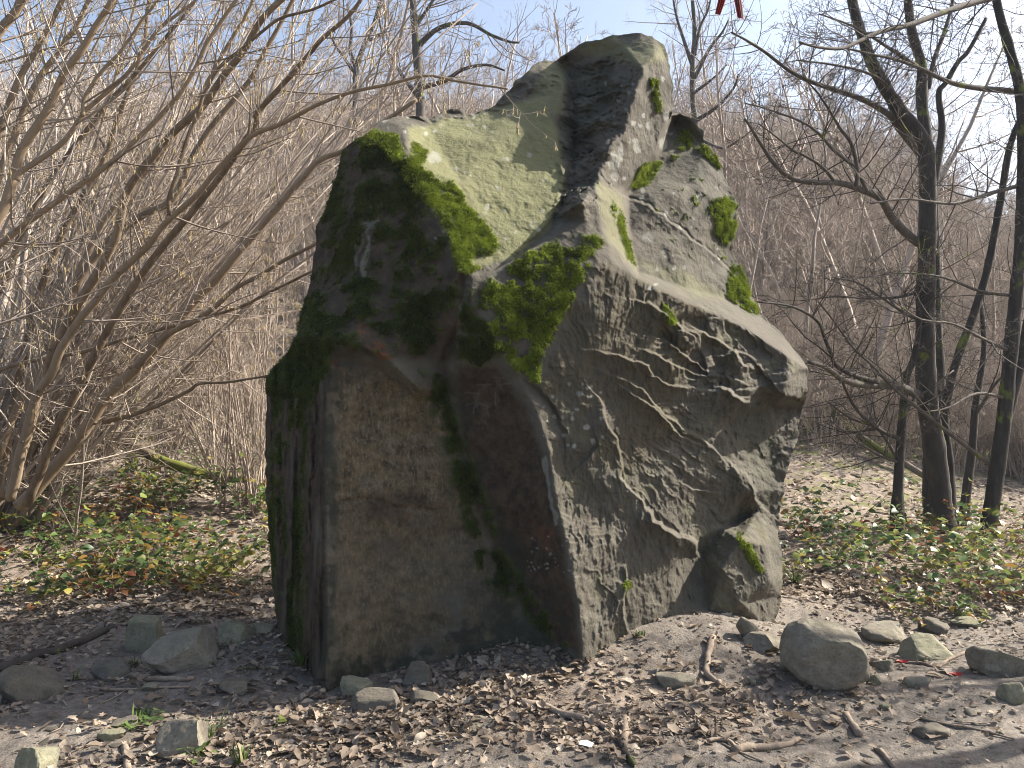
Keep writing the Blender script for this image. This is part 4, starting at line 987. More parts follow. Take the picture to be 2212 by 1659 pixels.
traced_tree('thick_tree', 'thick grey trunk with ivy green streaks at the edge of the view', (2120, 1205),
 [([(2118,1210),(2140,1108),(2167,919),(2181,784),(2194,649),(2204,547),(2206,474),(2210,338),(2204,203),(2184,118),(2160,34),(2140,-60)], 9.4, 9.3, 17, .5),
  ([(2168,930),(2210,760),(2235,560),(2240,300),(2255,100),(2260,-60)], 9.4, 9.8, 11, .5)],
 [([(2260,-30),(2126,0),(2038,27),(1964,54),(1903,68),(1852,91),(1818,105),(1768,102),(1727,91)], 9.75, 7.2, 8, .3),
  ([(2250,200),(2140,193),(2072,183),(2032,169),(1991,149),(1937,129),(1886,118),(1818,102)], 9.7, 7.8, 7, .3),
  ([(2200,640),(2120,630),(2040,600),(1950,590),(1860,600)], 9.4, 8.4, 4, .3), ([(2185,760),(2120,730),(2060,700),(1990,690),(1930,650)], 9.4, 8.0, 4, .3),
  ([(2175,860),(2110,850),(2050,880),(2000,890)], 9.4, 8.3, 4, .3), ([(2205,400),(2130,420),(2060,440),(1960,430),(1880,440)], 9.4, 8.2, 5, .3)], 504, dens=3.2)

# gnarled oaks standing above the boulder, farther back
def oak(px, Y, base_y, trunk, boughs, seed, label):
    X = (px - CX) / F * Y; b = (X, Y, z1(X, Y))
    return traced_tree('oak_tree', label, None, trunk, boughs, seed, bark=M_BOUGH, bbark=M_BOUGH, dens=1.6, tl=2.2, base=b, tone=.35)
oak(900, 21, 0, [([(905,560),(903,380),(908,240),(903,150),(897,70),(892,0),(888,-90)], 21, 21, 12, .6)],
    [([(905,190),(960,175),(1000,150),(1050,140),(1090,152)], 21, 20, 6, .35), ([(900,100),(950,60),(1010,50),(1060,75),(1100,90),(1122,92)], 21, 20, 6, .35), ([(903,210),(860,150),(830,90),(815,20)], 21, 21, 5, .35),
     ([(896,60),(930,10),(960,-40)], 21, 21, 5, .4)], 511, 'gnarled oak with heavy crooked limbs rising directly behind the shoulder of the boulder')
oak(765, 25, 0, [([(765,560),(766,380),(768,220),(770,150),(790,90),(812,40),(830,-30)], 25, 25, 8, .5)],
    [([(770,150),(757,110),(760,60),(750,10)], 25, 25, 5, .5), ([(768,160),(740,120),(720,90),(710,60)], 25, 25, 4, .4), ([(790,90),(830,70),(850,30)], 25, 25, 4, .4)], 512, 'dark twisted oak forking against the sky above the hazel stems')
oak(1498, 24, 0, [([(1560,620),(1530,420),(1500,250),(1496,150),(1500,60),(1490,-60)], 24, 24, 8, .45)],
    [([(1500,170),(1530,110),(1560,70),(1575,40)], 24, 23, 5, .3), ([(1498,150),(1475,80),(1460,30),(1450,-30)], 24, 24, 4.5, .4), ([(1500,120),(1512,60),(1530,20),(1540,-30)], 24, 24, 4, .4),
     ([(1505,260),(1550,230),(1585,190),(1595,160)], 24, 22, 5, .3), ([(1510,300),(1560,320),(1600,300),(1625,280)], 24, 22, 4, .3), ([(1500,200),(1540,170),(1570,140)], 24, 23, 4, .3)], 513, 'leafless oak spreading bare limbs beside the head of the boulder')

# ------------------------------------------------------------------ loose stones
def stone_material(name, lo, hi, moss=.5):
    k = NT(name); p = k.coord()
    n = k.noise(9.0, 5, .65, p); f = k.noise(70.0, 4, .7, p); b = k.noise(3.2, 4, .6, p)
    c = k.mix(k.ramp(n, [(.3, 0.0), (.7, 1.0)]), lo, hi)
    c = k.mix(k.math('MULTIPLY', k.ramp(f, [(.36, 1.0), (.48, 0.0)]), .4), c, tuple(x * .35 for x in lo))
    m = k.math('MULTIPLY', k.attr('moss'), k.ramp(k.math('ADD', b, k.math('MULTIPLY', f, .3)), [(.52, 0.0), (.7, 1.0)]))
    c = k.mix(k.math('MULTIPLY', m, moss * .9, True), c, (.075, .075, .024))
    return k.base(c, .92, k.bump(f, .5, .006, k.bump(n, .5, .02)))
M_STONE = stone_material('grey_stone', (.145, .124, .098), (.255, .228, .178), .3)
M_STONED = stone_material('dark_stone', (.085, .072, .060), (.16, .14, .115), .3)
M_STONEY = stone_material('ochre_stone', (.155, .145, .10), (.28, .262, .185), .45)

_ico = None
def ico(level):
    import bmesh
    bm = bmesh.new(); bmesh.ops.create_icosphere(bm, subdivisions=level, radius=1.0)
    V = np.array([v.co[:] for v in bm.verts]); T = np.array([[v.index for v in f.verts] for f in bm.faces]); bm.free(); return V, T
ICO = {k: ico(k) for k in (3, 4, 5, 6)}

def stone_mesh(name, planes, seed, dims, mat, level=4, rough=.03, moss_up=True):
    """a lump cut by planes: (normal, distance) in unit space, then scaled to dims"""
    V, T = ICO[level]; V = V.copy() * 1.25
    g = np.random.default_rng(seed)
    V += .10 * fbm(V * 1.2 + seed, 3, seed)[:, None] * V
    for (n, d) in planes:
        n = np.array(n, float); n /= np.linalg.norm(n)
        h = V @ n - d + .05 * fbm(V * 2.2 + seed, 3, seed + 5)
        soft = .14; over = .5 * (h + np.sqrt(h * h + soft * soft)) - soft * .2
        V -= np.maximum(over, 0)[:, None] * n
    V += rough * fbm(V * 3.5 + seed * 3, 5, seed + 9)[:, None] * V + rough * .35 * fbm(V * 14 + seed, 3, seed + 11)[:, None] * V
    nz = V[:, 2] / np.maximum(np.linalg.norm(V, axis=1), 1e-6)
    V = V * np.asarray(dims) * .5 / np.maximum(np.abs(V).max(0), .6)
    return mesh_from(name, V, tris=T, mat=mat, attrs={'moss': np.clip(.35 + .6 * nz, 0, 1)})

def rand_planes(g, n=9):
    out = []
    for _ in range(n):
        v = g.normal(0, 1, 3) * np.array([1, 1, .8]); out.append((v, g.uniform(.55, .88)))
    out.append(((g.normal(0, .25), g.normal(0, .25), 1), g.uniform(.5, .75)))
    return out

def stone_px(label, x0, x1, y0, y1, mat, seed, depth_ratio=.9, planes=None, sink=.34, rot=0, level=5, name='stone', rough=.03, group=None, tilt=(0, 0)):
    """stone seen in the photo within x0..x1, y0..y1; its foot on the ground"""
    foot = G((x0 + x1) / 2, y1 - (y1 - y0) * .12); Y = foot[1]; w = (x1 - x0) * Y / F; h = (y1 - y0) * Y / F
    el = math.atan2(CAMZ - foot[2], Y); hh = max(.35 * h, (h - w * depth_ratio * math.sin(el) * .75)) / max(.3, math.cos(el))
    H = hh / (1 - sink)
    g = np.random.default_rng(seed)
    me = stone_mesh(name, planes or rand_planes(g), seed, (w, w * depth_ratio, H), mat, level, rough)
    o = link(name, me); c = foot + np.array([0, w * depth_ratio * .32, 0]); zz = z1(c[0], c[1])
    o.location = (c[0], c[1], min(zz, foot[2] + .05) + H * (.5 - sink)); o.rotation_euler = (tilt[0], tilt[1], rot)
    co = np.empty(len(me.vertices) * 3); me.vertices.foreach_get('co', co); co = co.reshape(-1, 3); ca, sa = math.cos(rot), math.sin(rot)
    co = np.stack([co[:, 0] * ca - co[:, 1] * sa, co[:, 0] * sa + co[:, 1] * ca, co[:, 2]], -1)
    for _ in range(4):                                   # settle the size so that its outline is right from the path
        W = co * np.array(o.scale) + np.array(o.location); yv = W[:, 1] * math.cos(PITCH) + (W[:, 2] - CAMZ) * math.sin(PITCH)
        up = (W[:, 2] - CAMZ) * math.cos(PITCH) - W[:, 1] * math.sin(PITCH); sx = CX + F * W[:, 0] / yv; sy = CY - F * up / yv
        vis = W[:, 2] > zz - .01
        k_ = (x1 - x0) / max(1, sx[vis].max() - sx[vis].min()); o.scale = (o.scale[0] * k_, o.scale[1] * k_, o.scale[2])
        o.location.x += ((x0 + x1) / 2 - (sx[vis].max() + sx[vis].min()) / 2) * W[:, 1].mean() / F
        dz = (sy[vis].min() - y0) * W[:, 1].mean() / F; zb = o.location.z - H * o.scale[2] * .5
        o.scale[2] *= max(.5, min(2.0, 1 + dz / (H * o.scale[2]))); o.location.z = zb + H * o.scale[2] * .5
    return tag(o, label, 'rock', group)

stone_px('round pale boulder with a flat tilted top resting on the path', 1683, 1880, 1334, 1530, M_STONE, 11, .95,
         [((.26, -.2, .93), .72), ((-.15, -.98, -.02), .80), ((-1, -.15, .25), .95), ((1, -.2, .1), .98), ((.8, -.3, .6), .92), ((-.6, -.5, .75), .95)], .12, .0, 6, 'round_boulder', .022)
stone_px('long wedge of grey stone with moss on its slanted face, lying in the shade', 306, 476, 1352, 1468, M_STONE, 12, .55, [((-.5, -.45, .8), .42), ((.95, -.2, .3), .62), ((.2, -1, 0), .7), ((-.2, .2, 1), .8)], .2, .2, 5)['label'] = 'long grey stone wedge with a mossy slanted face, lying in the shade'
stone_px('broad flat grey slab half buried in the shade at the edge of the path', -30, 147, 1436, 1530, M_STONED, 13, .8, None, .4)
stone_px('upright squarish block with yellow green moss at the border of shade and sun', 268, 352, 1326, 1425, M_STONEY, 14, .7, [((0, -1, .05), .6), ((1, 0, .1), .65), ((-1, 0, .1), .7), ((.1, -.2, 1), .7)], .2)
stone_px('pale sunlit slab between the mossy wedge and the foot of the great boulder', 470, 560, 1336, 1398, M_STONEY, 15, .8, None, .25)
stone_px('small pale stone tucked against the foot of the great boulder', 545, 606, 1345, 1372, M_STONEY, 16, .8, None, .3, level=4)
stone_px('pale pointed slab with a mossy end and grass beside it', 336, 452, 1552, 1650, M_STONE, 17, .6, [((-.45, -.55, .7), .42), ((.95, -.1, .2), .62), ((0, -1, .1), .75), ((.1, .3, 1), .7)], .2, .15)
stone_px('smooth yellow sunlit boulder cut by the bottom edge of the photo', 28, 132, 1612, 1690, M_STONEY, 18, .9, None, .2)
stone_px('low mossy stone beside small green herbs', 226, 300, 1545, 1585, M_STONED, 19, .8, None, .3, level=4)
stone_px('flat pale stone sunk in the leaf litter near the pointed slab', 208, 276, 1572, 1610, M_STONEY, 20, .9, None, .4, level=4)
stone_px('small light cobble just below the thick lying stick', 300, 342, 1472, 1498, M_STONE, 21, .8, None, .3, level=4)
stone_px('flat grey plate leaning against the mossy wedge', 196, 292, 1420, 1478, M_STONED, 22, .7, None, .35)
stone_px('blunt brown rock sticking out of the litter below the mossy wedge', 470, 535, 1462, 1505, M_STONED, 23, .8, None, .3, level=4)
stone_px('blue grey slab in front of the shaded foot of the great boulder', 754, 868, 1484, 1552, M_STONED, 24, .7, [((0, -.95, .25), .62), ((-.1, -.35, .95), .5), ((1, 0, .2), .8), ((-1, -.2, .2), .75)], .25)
stone_px('brown rounded stone wedged under the front corner of the great boulder', 734, 806, 1458, 1506, M_STONEY, 25, .8, None, .25)
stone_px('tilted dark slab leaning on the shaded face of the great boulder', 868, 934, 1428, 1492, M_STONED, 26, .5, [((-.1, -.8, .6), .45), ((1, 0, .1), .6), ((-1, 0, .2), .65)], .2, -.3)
stone_px('dull green stone in the shaded litter', 884, 950, 1490, 1532, M_STONED, 27, .8, None, .35, level=4)
stone_px('small tan stone in a hollow of dry leaves', 1000, 1082, 1545, 1580, M_STONE, 28, .8, None, .35, level=4)
stone_px('worn flat stone embedded in the trodden path', 1415, 1505, 1450, 1496, M_STONE, 29, .9, None, .45, level=4)
stone_px('upright grey stone pressed against the sunny foot of the great boulder', 1590, 1640, 1332, 1388, M_STONE, 30, .7, None, .2, level=4)
stone_px('angular stone with one sunlit face beside the round pale boulder', 1604, 1690, 1362, 1416, M_STONE, 31, .8, [((-.8, -.5, .3), .5), ((.7, -.5, .5), .5), ((0, 0, 1), .75), ((.1, .1, 1), .7)], .25, .2)
stone_px('sunlit cracked stone with a yellow green top among dry leaves', 1938, 2066, 1366, 1436, M_STONEY, 32, .7, [((.05, -.55, .85), .5), ((-1, -.2, .4), .7), ((1, -.1, .5), .7)], .3)
stone_px('large dark wedge with a bright sloping top at the edge of the path', 2084, 2236, 1394, 1474, M_STONE, 33, .8, [((.45, .15, .9), .5), ((-.1, -1, -.02), .62), ((-1, -.1, .1), .85)], .15)
stone_px('broad low grey stone behind the round pale boulder', 1858, 1962, 1340, 1396, M_STONE, 34, .8, None, .35)
stone_px('dark angular stone half hidden by bramble stems', 1982, 2052, 1332, 1374, M_STONED, 35, .8, None, .3, level=4)
stone_px('pale broken stone near the dark wedge', 2150, 2216, 1474, 1526, M_STONEY, 36, .8, None, .3, level=4)
stone_px('flat dark stone plate lying on the trodden soil', 1968, 2052, 1560, 1598, M_STONED, 37, .9, None, .45, level=4)
stone_px('small rough stone right behind the round pale boulder', 1872, 1932, 1424, 1456, M_STONE, 38, .8, None, .35, level=4)
stone_px('low layered stone near a scrap of red leaf', 1944, 2012, 1460, 1494, M_STONE, 39, .8, None, .4, level=4)
stone_px('long pale chip of stone by the dry twig', 1868, 1906, 1456, 1486, M_STONEY, 40, .6, None, .35, level=4)
stone_px('thin pale slab lying in the brambles behind the dark stone', 2052, 2132, 1330, 1360, M_STONEY, 41, .8, None, .35, level=4)

# loose small stones of the path, alike
gs = np.random.default_rng(61)
small = [stone_mesh('small_stone', rand_planes(gs, 7), 600 + k, (1, gs.uniform(.6, 1.0), gs.uniform(.3, .55)), [M_STONE, M_STONED, M_STONE, M_STONEY, M_STONED, M_STONE][k], 3) for k in range(6)]
for _ in range(150):
    if gs.random() < .65: dx, dy = gs.uniform(1250, 2240), gs.uniform(1370, 1668)
    else: dx, dy = gs.uniform(-20, 1250), gs.uniform(1440, 1665)
    if 1670 < dx < 1890 and dy < 1510: continue
    q = G(dx, dy); o = link('small_stone', small[gs.integers(0, 6)]); s = gs.uniform(.018, .05) * (1.8 if gs.random() < .12 else 1)
    o.scale = (s, s, s); o.location = (q[0], q[1], q[2] + s * .06); o.rotation_euler = (gs.normal(0, .15), gs.normal(0, .15), gs.uniform(0, 6.28))
    tag(o, 'small loose stone lying on the trodden soil of the path', 'stone', 'loose small stones on the path')

# ------------------------------------------------------------------ sticks and logs
def stick(label, pp, r, mat=M_STICK, lift=.4, forks=(), name='stick', taper=.7, cat='stick', snags=3):
    pts = np.array([G(a, b) for a, b in pp]); Y = pts[:, 1].mean(); R = r * Y / F
    W = catmull(pts, 3); W[:, 2] = zf(W[:, 0], W[:, 1]) + R * lift
    W[:, 2] = np.convolve(np.pad(W[:, 2], 2, 'edge'), np.ones(5) / 5, 'valid') + .004
    g = np.random.default_rng(int(pp[0][0] * 7 + pp[0][1])); W += g.normal(0, R * .10, W.shape)
    o0 = W.mean(0); T = Tubes(); rr = np.linspace(R, R * taper, len(W)) * (1 + .08 * g.normal(0, 1, len(W)))
    T.add(W, rr, 8, True, g.uniform(0, .5))
    for _ in range(snags):
        i = g.integers(0, len(W) - 1); d = g.normal(0, 1, 3); d[2] = abs(d[2]); d /= np.linalg.norm(d)
        T.add(np.array([W[i], W[i] + d * R * 1.6]), [R * .4, R * .2], 5, True, .4)
    for (k, pq, rf) in forks:
        q = np.array([G(a, b) for a, b in pq]); q[:, 2] += R * .5; T.add(catmull(q, 3), rf * Y / F, 6, True, .4)
    V = T; V.V = [v - o0 for v in V.V]; ob = link(name, V.mesh(name, mat)); ob.location = o0
    return tag(ob, label, cat)
stick('stout bent stick lying upright in the picture in front of the sunny foot of the boulder', [(1541,1380),(1531,1412),(1527,1440),(1530,1465),(1556,1484)], 7.5, taper=.8)['label'] = 'stout pale bent stick on the bare soil below the sunny face of the boulder'
stick('long peeled branch half buried in the dry leaves', [(1122,1527),(1165,1532),(1205,1545),(1250,1558),(1285,1568),(1310,1580)], 9)
stick('short thick stick standing out of the leaf heap beside the long peeled branch', [(1352,1560),(1350,1590),(1347,1622)], 9, taper=.9)
stick('dark blackened stick end at the bottom edge below the short thick stick', [(1340,1612),(1352,1640),(1368,1662)], 10, M_DARKBARK)
stick('long forked brown stick lying flat across the trodden path', [(1586,1627),(1620,1623),(1660,1620),(1695,1614),(1725,1606)], 8.5, forks=[(0, [(1592,1624),(1575,1610),(1545,1606),(1530,1608)], 4)])
stick('short straight stick with a reddish broken end', [(1828,1550),(1838,1566),(1847,1582),(1856,1594)], 8, taper=.95)
stick('brown stick slanting out of the picture at the bottom of the path', [(1893,1620),(1912,1640),(1935,1668)], 7)
stick('thin pale twig stretched from the round boulder to the dark wedge', [(1884,1430),(1920,1428),(1955,1434),(1990,1438),(2020,1442),(2050,1430),(2085,1412)], 4.5, snags=5)
stick('thick dark pole slanting up into the shaded brambles', [(-20,1462),(40,1438),(100,1416),(160,1400),(220,1372),(250,1360)], 11, M_DARKBARK, taper=.7)
stick('rough grey stick lying below the mossy stone wedge', [(284,1467),(320,1472),(360,1474),(400,1474),(418,1472)], 6.5)
stick('thin dark twig lying parallel under the rough grey stick', [(190,1490),(250,1494),(330,1490),(410,1490)], 3.5)
stick('short upright stub at the bottom edge beside the pointed slab', [(268,1618),(272,1640),(276,1665)], 7.5, taper=.9)
stick('flat splinter of wood leaning at the shaded foot of the boulder', [(992,1404),(986,1424),(978,1446)], 6, taper=.7)
stick('dark thin stick slanting from the prow of the boulder', [(1196,1418),(1215,1438),(1228,1452)], 5, M_DARKBARK)
stick('slender pale twig on the leaves at the bottom', [(700,1652),(760,1645),(830,1640),(890,1650)], 2.6)
stick('curved thin stalk on the sunlit path', [(1985,1555),(2040,1566),(2110,1578),(2190,1600)], 3)
stick('fine bare twig in front of the round pale boulder', [(1560,1608),(1620,1640),(1650,1650)], 2.6)
for k in range(60):
    dx, dy = gs.uniform(-20, 2240), gs.uniform(1420, 1665); q = G(dx, dy); a = gs.uniform(0, 3.14); ln = gs.uniform(.06, .24)
    pts = q + np.array([[math.cos(a) * ln * t, math.sin(a) * ln * t, 0] for t in (-.5, 0, .5)]); pts[1] += gs.normal(0, .01, 3)
    pts[:, 2] = zf(pts[:, 0], pts[:, 1]) + .008; T = Tubes(); T.add(pts - q, gs.uniform(.0018, .0045), 5, True, gs.uniform(0, 1)); o = link('twig', T.mesh('twig', M_STICK)); o.location = q
    tag(o, 'fine dry twig lying in the leaf litter', 'twig', 'fine fallen twigs')

def log(label, pp, Ys, r, mat=M_MOSSLOG, name='log'):
    W = catmull(P([p[0] for p in pp], [p[1] for p in pp], Ys), 4); W[:, 2] = np.maximum(W[:, 2], zf(W[:, 0], W[:, 1]) + .02)
    R = r * np.mean(Ys) / F; T = Tubes(); rr = np.linspace(R, R * .6, len(W)) * (1 + .1 * fbm(W * 5, 2, 5)); o0 = W.mean(0); T.add(W - o0, rr, 12, True, 0)
    o = link(name, T.mesh(name, mat)); o.location = o0; return tag(o, label, 'log')
log('fallen log with bright moss on its back lying behind the brambles', [(170,975),(235,958),(290,965),(340,992),(400,1012),(480,1030),(560,1036)], [10.6,10.5,10.4,10.3,10.2,10.2,10.2], 15)
log('mossy stump of a fallen trunk crossing under the leaning hazel stems', [(60,965),(110,955),(160,985),(200,1010)], [10.8,10.6,10.4,10.3], 18)
log('short bleached dead branch propped on the bank behind the fallen mossy log', [(300,945),(340,935),(380,925)], [11.2,11.3,11.4], 6, M_FARBARK)
log('slanting mossy fallen trunk on the leaf covered slope beyond the slim tree', [(1765,855),(1830,920),(1890,965),(1960,1005),(2000,1030)], [15,14.2,13.5,13,12.6], 10)
for (pp, Y, r, lab) in [([(285,985),(288,930),(292,880),(284,820),(290,760)], 12.2, 13, 'short leaning trunk wrapped in yellow moss behind the fallen log'), ([(152,940),(150,880),(147,800)], 13, 8, 'thin grey trunk standing behind the hazel stems'), ([(232,880),(240,820),(246,740),(240,640)], 13.5, 10, 'dark trunk with a mossy fork at the foot of the slope')]:
    W, r_ = path_px(pp, Y, Y, r, .7); W[0, 2] = min(W[0, 2], z1(W[0, 0], W[0, 1]) - .1); b = np.array([W[0, 0], W[0, 1], z1(W[0, 0], W[0, 1])])
    t = thing('trunk_tree', lab, 'tree', b); T = Tubes(); T.add(W, r_, 9, True, .1); T.build('trunk', M_MOSSLOG if 'moss' in lab else M_FARBARK, t, b)
    tw = Tubes(); side_shoots(np.random.default_rng(5), W, r_, 14, .2, 1, 1.1, .12, .05, .6, .004, 2, tw, 3, .4, .55, 4); tag(tw.build('twigs', M_TWIG, t, b), kind='stuff')

# ------------------------------------------------------------------ dry leaves
def leaf_shape(kind, g):
    """half outline along the midrib -> folded curled blade of quads"""
    n = 6; t = np.linspace(0, 1, n + 1)
    w = .5 * np.sin(np.pi * t ** .8) ** .8
    if kind == 'oak': w = w * (1 + .38 * np.cos(t * np.pi * 6)) * .62
    elif kind == 'beech': w = w * .62
    else: w = w * .78
    w[0] = .02; w[-1] = 0.01
    fold = g.uniform(.1, .7); curl = g.uniform(-1.2, 1.6); tw = g.normal(0, .5)
    x = t - .5; z = curl * (x ** 2) * .6 + g.normal(0, .03, n + 1)
    L = np.stack([x, w * math.cos(fold), z + w * math.sin(fold)], -1); R = np.stack([x, -w * math.cos(fold), z + w * math.sin(fold) * g.uniform(.2, 1)], -1); C = np.stack([x, 0 * x, z], -1)
    a = (x * tw)[:, None]
    def rot(Q):
        y = Q[:, 1:2] * np.cos(a) - (Q[:, 2:3]) * np.sin(a); zz = Q[:, 1:2] * np.sin(a) + Q[:, 2:3] * np.cos(a); return np.concatenate([Q[:, 0:1], y, zz], 1)
    V = np.concatenate([rot(L), C, rot(R)]); m = n + 1; i = np.arange(n)
    Q = np.concatenate([np.stack([i, i + m, i + m + 1, i + 1], -1), np.stack([i + m, i + 2 * m, i + 2 * m + 1, i + m + 1], -1)])
    return V, Q
gl = np.random.default_rng(91)
SHAPES = [leaf_shape(['oak', 'oak', 'beech', 'hazel'][k % 4], gl) for k in range(16)]
def rotmats(g, n, tilt):
    a = g.uniform(0, 6.283, n); b = np.abs(g.normal(0, tilt, n)); c = g.uniform(0, 6.283, n)
    def rz(t): z = np.zeros(n); o = np.ones(n); return np.stack([np.stack([np.cos(t), -np.sin(t), z], -1), np.stack([np.sin(t), np.cos(t), z], -1), np.stack([z, z, o], -1)], 1)
    z = np.zeros(n); o = np.ones(n); rx = np.stack([np.stack([o, z, z], -1), np.stack([z, np.cos(b), -np.sin(b)], -1), np.stack([z, np.sin(b), np.cos(b)], -1)], 1)
    return rz(a) @ rx @ rz(c)
def litter_weight(x, y):
    p = np.stack([x, y, 0 * x], -1); n = fbm(p * 1.1, 4, 33)
    heap = np.exp(-(((x - .25) / 1.35) ** 2 + ((y - 4.35) / .55) ** 2)) * 1.1 + .55 * np.exp(-(((x + .9) / .8) ** 2 + ((y - 4.0) / .5) ** 2))
    back = smooth(5.8, 7.2, y) * .75
    left = .32 * smooth(-.6, -1.6, x)
    w = .12 + heap + back + left
    w = w * np.clip(.85 + .9 * n, .12, 1.7)
    w = w * (1 - .85 * smooth(4.15, 3.7, y + .12 * n) * smooth(-1.2, -.3, x)) * (1 - .45 * smooth(.9, 1.5, x) * smooth(5.3, 4.7, y))
    return np.clip(w, 0, 1.3) / 1.3
def scatter_leaves(n, xr, yr, size, tilt, seed, lift=.012, bright=.55):
    g = np.random.default_rng(seed); x = g.uniform(*xr, n); y = yr[0] + (yr[1] - yr[0]) * g.random(n) ** 1.25
    k = g.random(n) < litter_weight(x, y); x, y = x[k], y[k]; n = len(x); z = zf(x, y) + np.abs(g.normal(lift, lift * .8, n))
    R = rotmats(g, n, tilt); s = size * g.lognormal(0, .32, n); kind = g.integers(0, len(SHAPES), n); tone = np.clip(g.normal(bright, .22, n), 0, 1)
    Vs, Qs, As = [], [], []; off = 0
    for q in range(len(SHAPES)):
        m = kind == q; Vt, Qt = SHAPES[q]; c = m.sum()
        if not c: continue
        V = np.einsum('nij,kj->nki', R[m], Vt) * s[m][:, None, None] + np.stack([x[m], y[m], z[m]], -1)[:, None, :]
        Vs.append(V.reshape(-1, 3)); Qs.append((Qt[None] + off + (np.arange(c) * len(Vt))[:, None, None]).reshape(-1, 4)); As.append(np.repeat(tone[m], len(Vt))); off += c * len(Vt)
    return np.concatenate(Vs), np.concatenate(Qs), np.concatenate(As)
def leaf_stuff(name, sets, label):
    off = 0; V, Q, A = [], [], []
    for s in sets: V.append(s[0]); Q.append(s[1] + off); A.append(s[2]); off += len(s[0])
    o = link(name, mesh_from(name, np.concatenate(V), quads=np.concatenate(Q), mat=M_LITTER, attrs={'tone': np.concatenate(A)}, smooth_shade=True)); return tag(o, label, 'leaf litter', None, 'stuff')
leaf_stuff('leaf_litter', [scatter_leaves(60000, (-4.2, 4.6), (3.2, 7.5), .046, .40, 1, bright=.6), scatter_leaves(60000, (-4.0, 4.2), (3.2, 6.5), .020, .45, 3, .005), scatter_leaves(30000, (-9, 10), (6.3, 17), .078, .4, 2, bright=.82)], 'dry brown leaf litter spread over the forest floor')

# the larger fallen leaves one can pick out
LEAFMESH = []
for k in range(12):
    V, Q = SHAPES[k]; LEAFMESH.append(mesh_from('fallen_leaf', V, quads=Q, mat=M_LITTER, attrs={'tone': np.full(len(V), gl.uniform(.35, .85))}))
cnt = 0
while cnt < 280:
    dx, dy = gl.uniform(-20, 2240), gl.uniform(1440, 1668); q = G(dx, dy)
    if q[1] > 5.6 or gl.random() > .25 + litter_weight(q[:1], q[1:2])[0]: continue
    o = link('fallen_leaf', LEAFMESH[gl.integers(0, 12)]); s = gl.uniform(.05, .09); o.scale = (s, s, s); o.location = (q[0], q[1], q[2] + gl.uniform(.015, .035)); o.rotation_euler = (gl.normal(0, .35), gl.normal(0, .35), gl.uniform(0, 6.28))
    tag(o, 'curled dry brown leaf lying on top of the litter', 'leaf', 'larger fallen leaves on top of the litter'); cnt += 1

# ------------------------------------------------------------------ brambles
def bramble_leaf_mesh(tone, seed):
    g = np.random.default_rng(seed); n = 5; t = np.linspace(0, 1, n + 1); w = .40 * np.sin(np.pi * t ** .75) ** .9; w[0] = .02; w[-1] = .005
    w *= 1 + .05 * (-1) ** np.arange(n + 1); fold = g.uniform(.1, .45); x = t; z = -.25 * t ** 2 * g.uniform(.3, 1.4)
    Lq = np.stack([x, w * math.cos(fold), z + w * math.sin(fold)], -1); Rq = Lq * np.array([1, -1, 1]); C = np.stack([x, 0 * x, z], -1); V = np.concatenate([Lq, C, Rq]); m = n + 1; i = np.arange(n)
    Q = np.concatenate([np.stack([i, i + m, i + m + 1, i + 1], -1), np.stack([i + m, i + 2 * m, i + 2 * m + 1, i + m + 1], -1)])
    return mesh_from('leaf', V, quads=Q, mat=M_BRAM, attrs={'tone': np.clip(np.full(len(V), tone) + g.normal(0, .02, len(V)), 0, 1)})
BL = {}
def bl(tone):
    k = round(tone * 12) / 12
    if k not in BL: BL[k] = [bramble_leaf_mesh(k, int(k * 100) + j) for j in range(3)]
    return BL[k]
M_CANE = bark_material('bramble_cane', (0.09, 0.055, 0.04), (0.24, 0.17, 0.11), 20.0)
def bramble(seed, tones, label, group, size=1.0, joined=False):
    g = np.random.default_rng(seed); t = thing('bramble_plant', label, 'bramble', (0, 0, 0), group); joinV = []
    for c in range(g.integers(3, 6)):
        a = g.uniform(0, 6.28); d = np.array([math.cos(a) * .7, math.sin(a) * .7, 1.0]); p = wander(g, (g.normal(0, .03), g.normal(0, .03), -.03), d, size * g.uniform(.35, .75), 6, .14, -.10)
        p[:, 2] = np.maximum(p[:, 2], .02 + 0 * p[:, 2]); T = Tubes(); T.add(p, np.linspace(.0035, .0016, 7), 5, False, g.uniform(0, 1)); T.build('cane', M_CANE, t)
        for k in range(2, 7):
            for j in range(g.integers(1, 4)):
                aa = g.uniform(0, 6.28); dirv = np.array([math.cos(aa), math.sin(aa), g.uniform(-.35, .25)]); tone = float(np.clip(g.choice(tones) + g.normal(0, .05), 0, 1))
                o = link('leaf', bl(tone)[g.integers(0, 3)], t); s = g.uniform(.045, .092) * size ** .5; o.scale = (s, s, s)
                o.location = p[k] + g.normal(0, .012, 3); o.rotation_euler = (g.normal(0, .45), -math.asin(float(np.clip(dirv[2] / np.linalg.norm(dirv), -1, 1))), aa)
    return t
KINDS = [('low bramble with dark green glossy leaves', [0.0, .15, .3, .4]), ('low bramble with mixed green and bronze leaves', [.1, .35, .5, .75, .85]), ('low bramble with yellow green leaves', [.35, .5, .6, .68, .72]), ('low bramble with rust red and green leaves', [.3, .55, .85, .9, 1.0])]
BPROT = {}
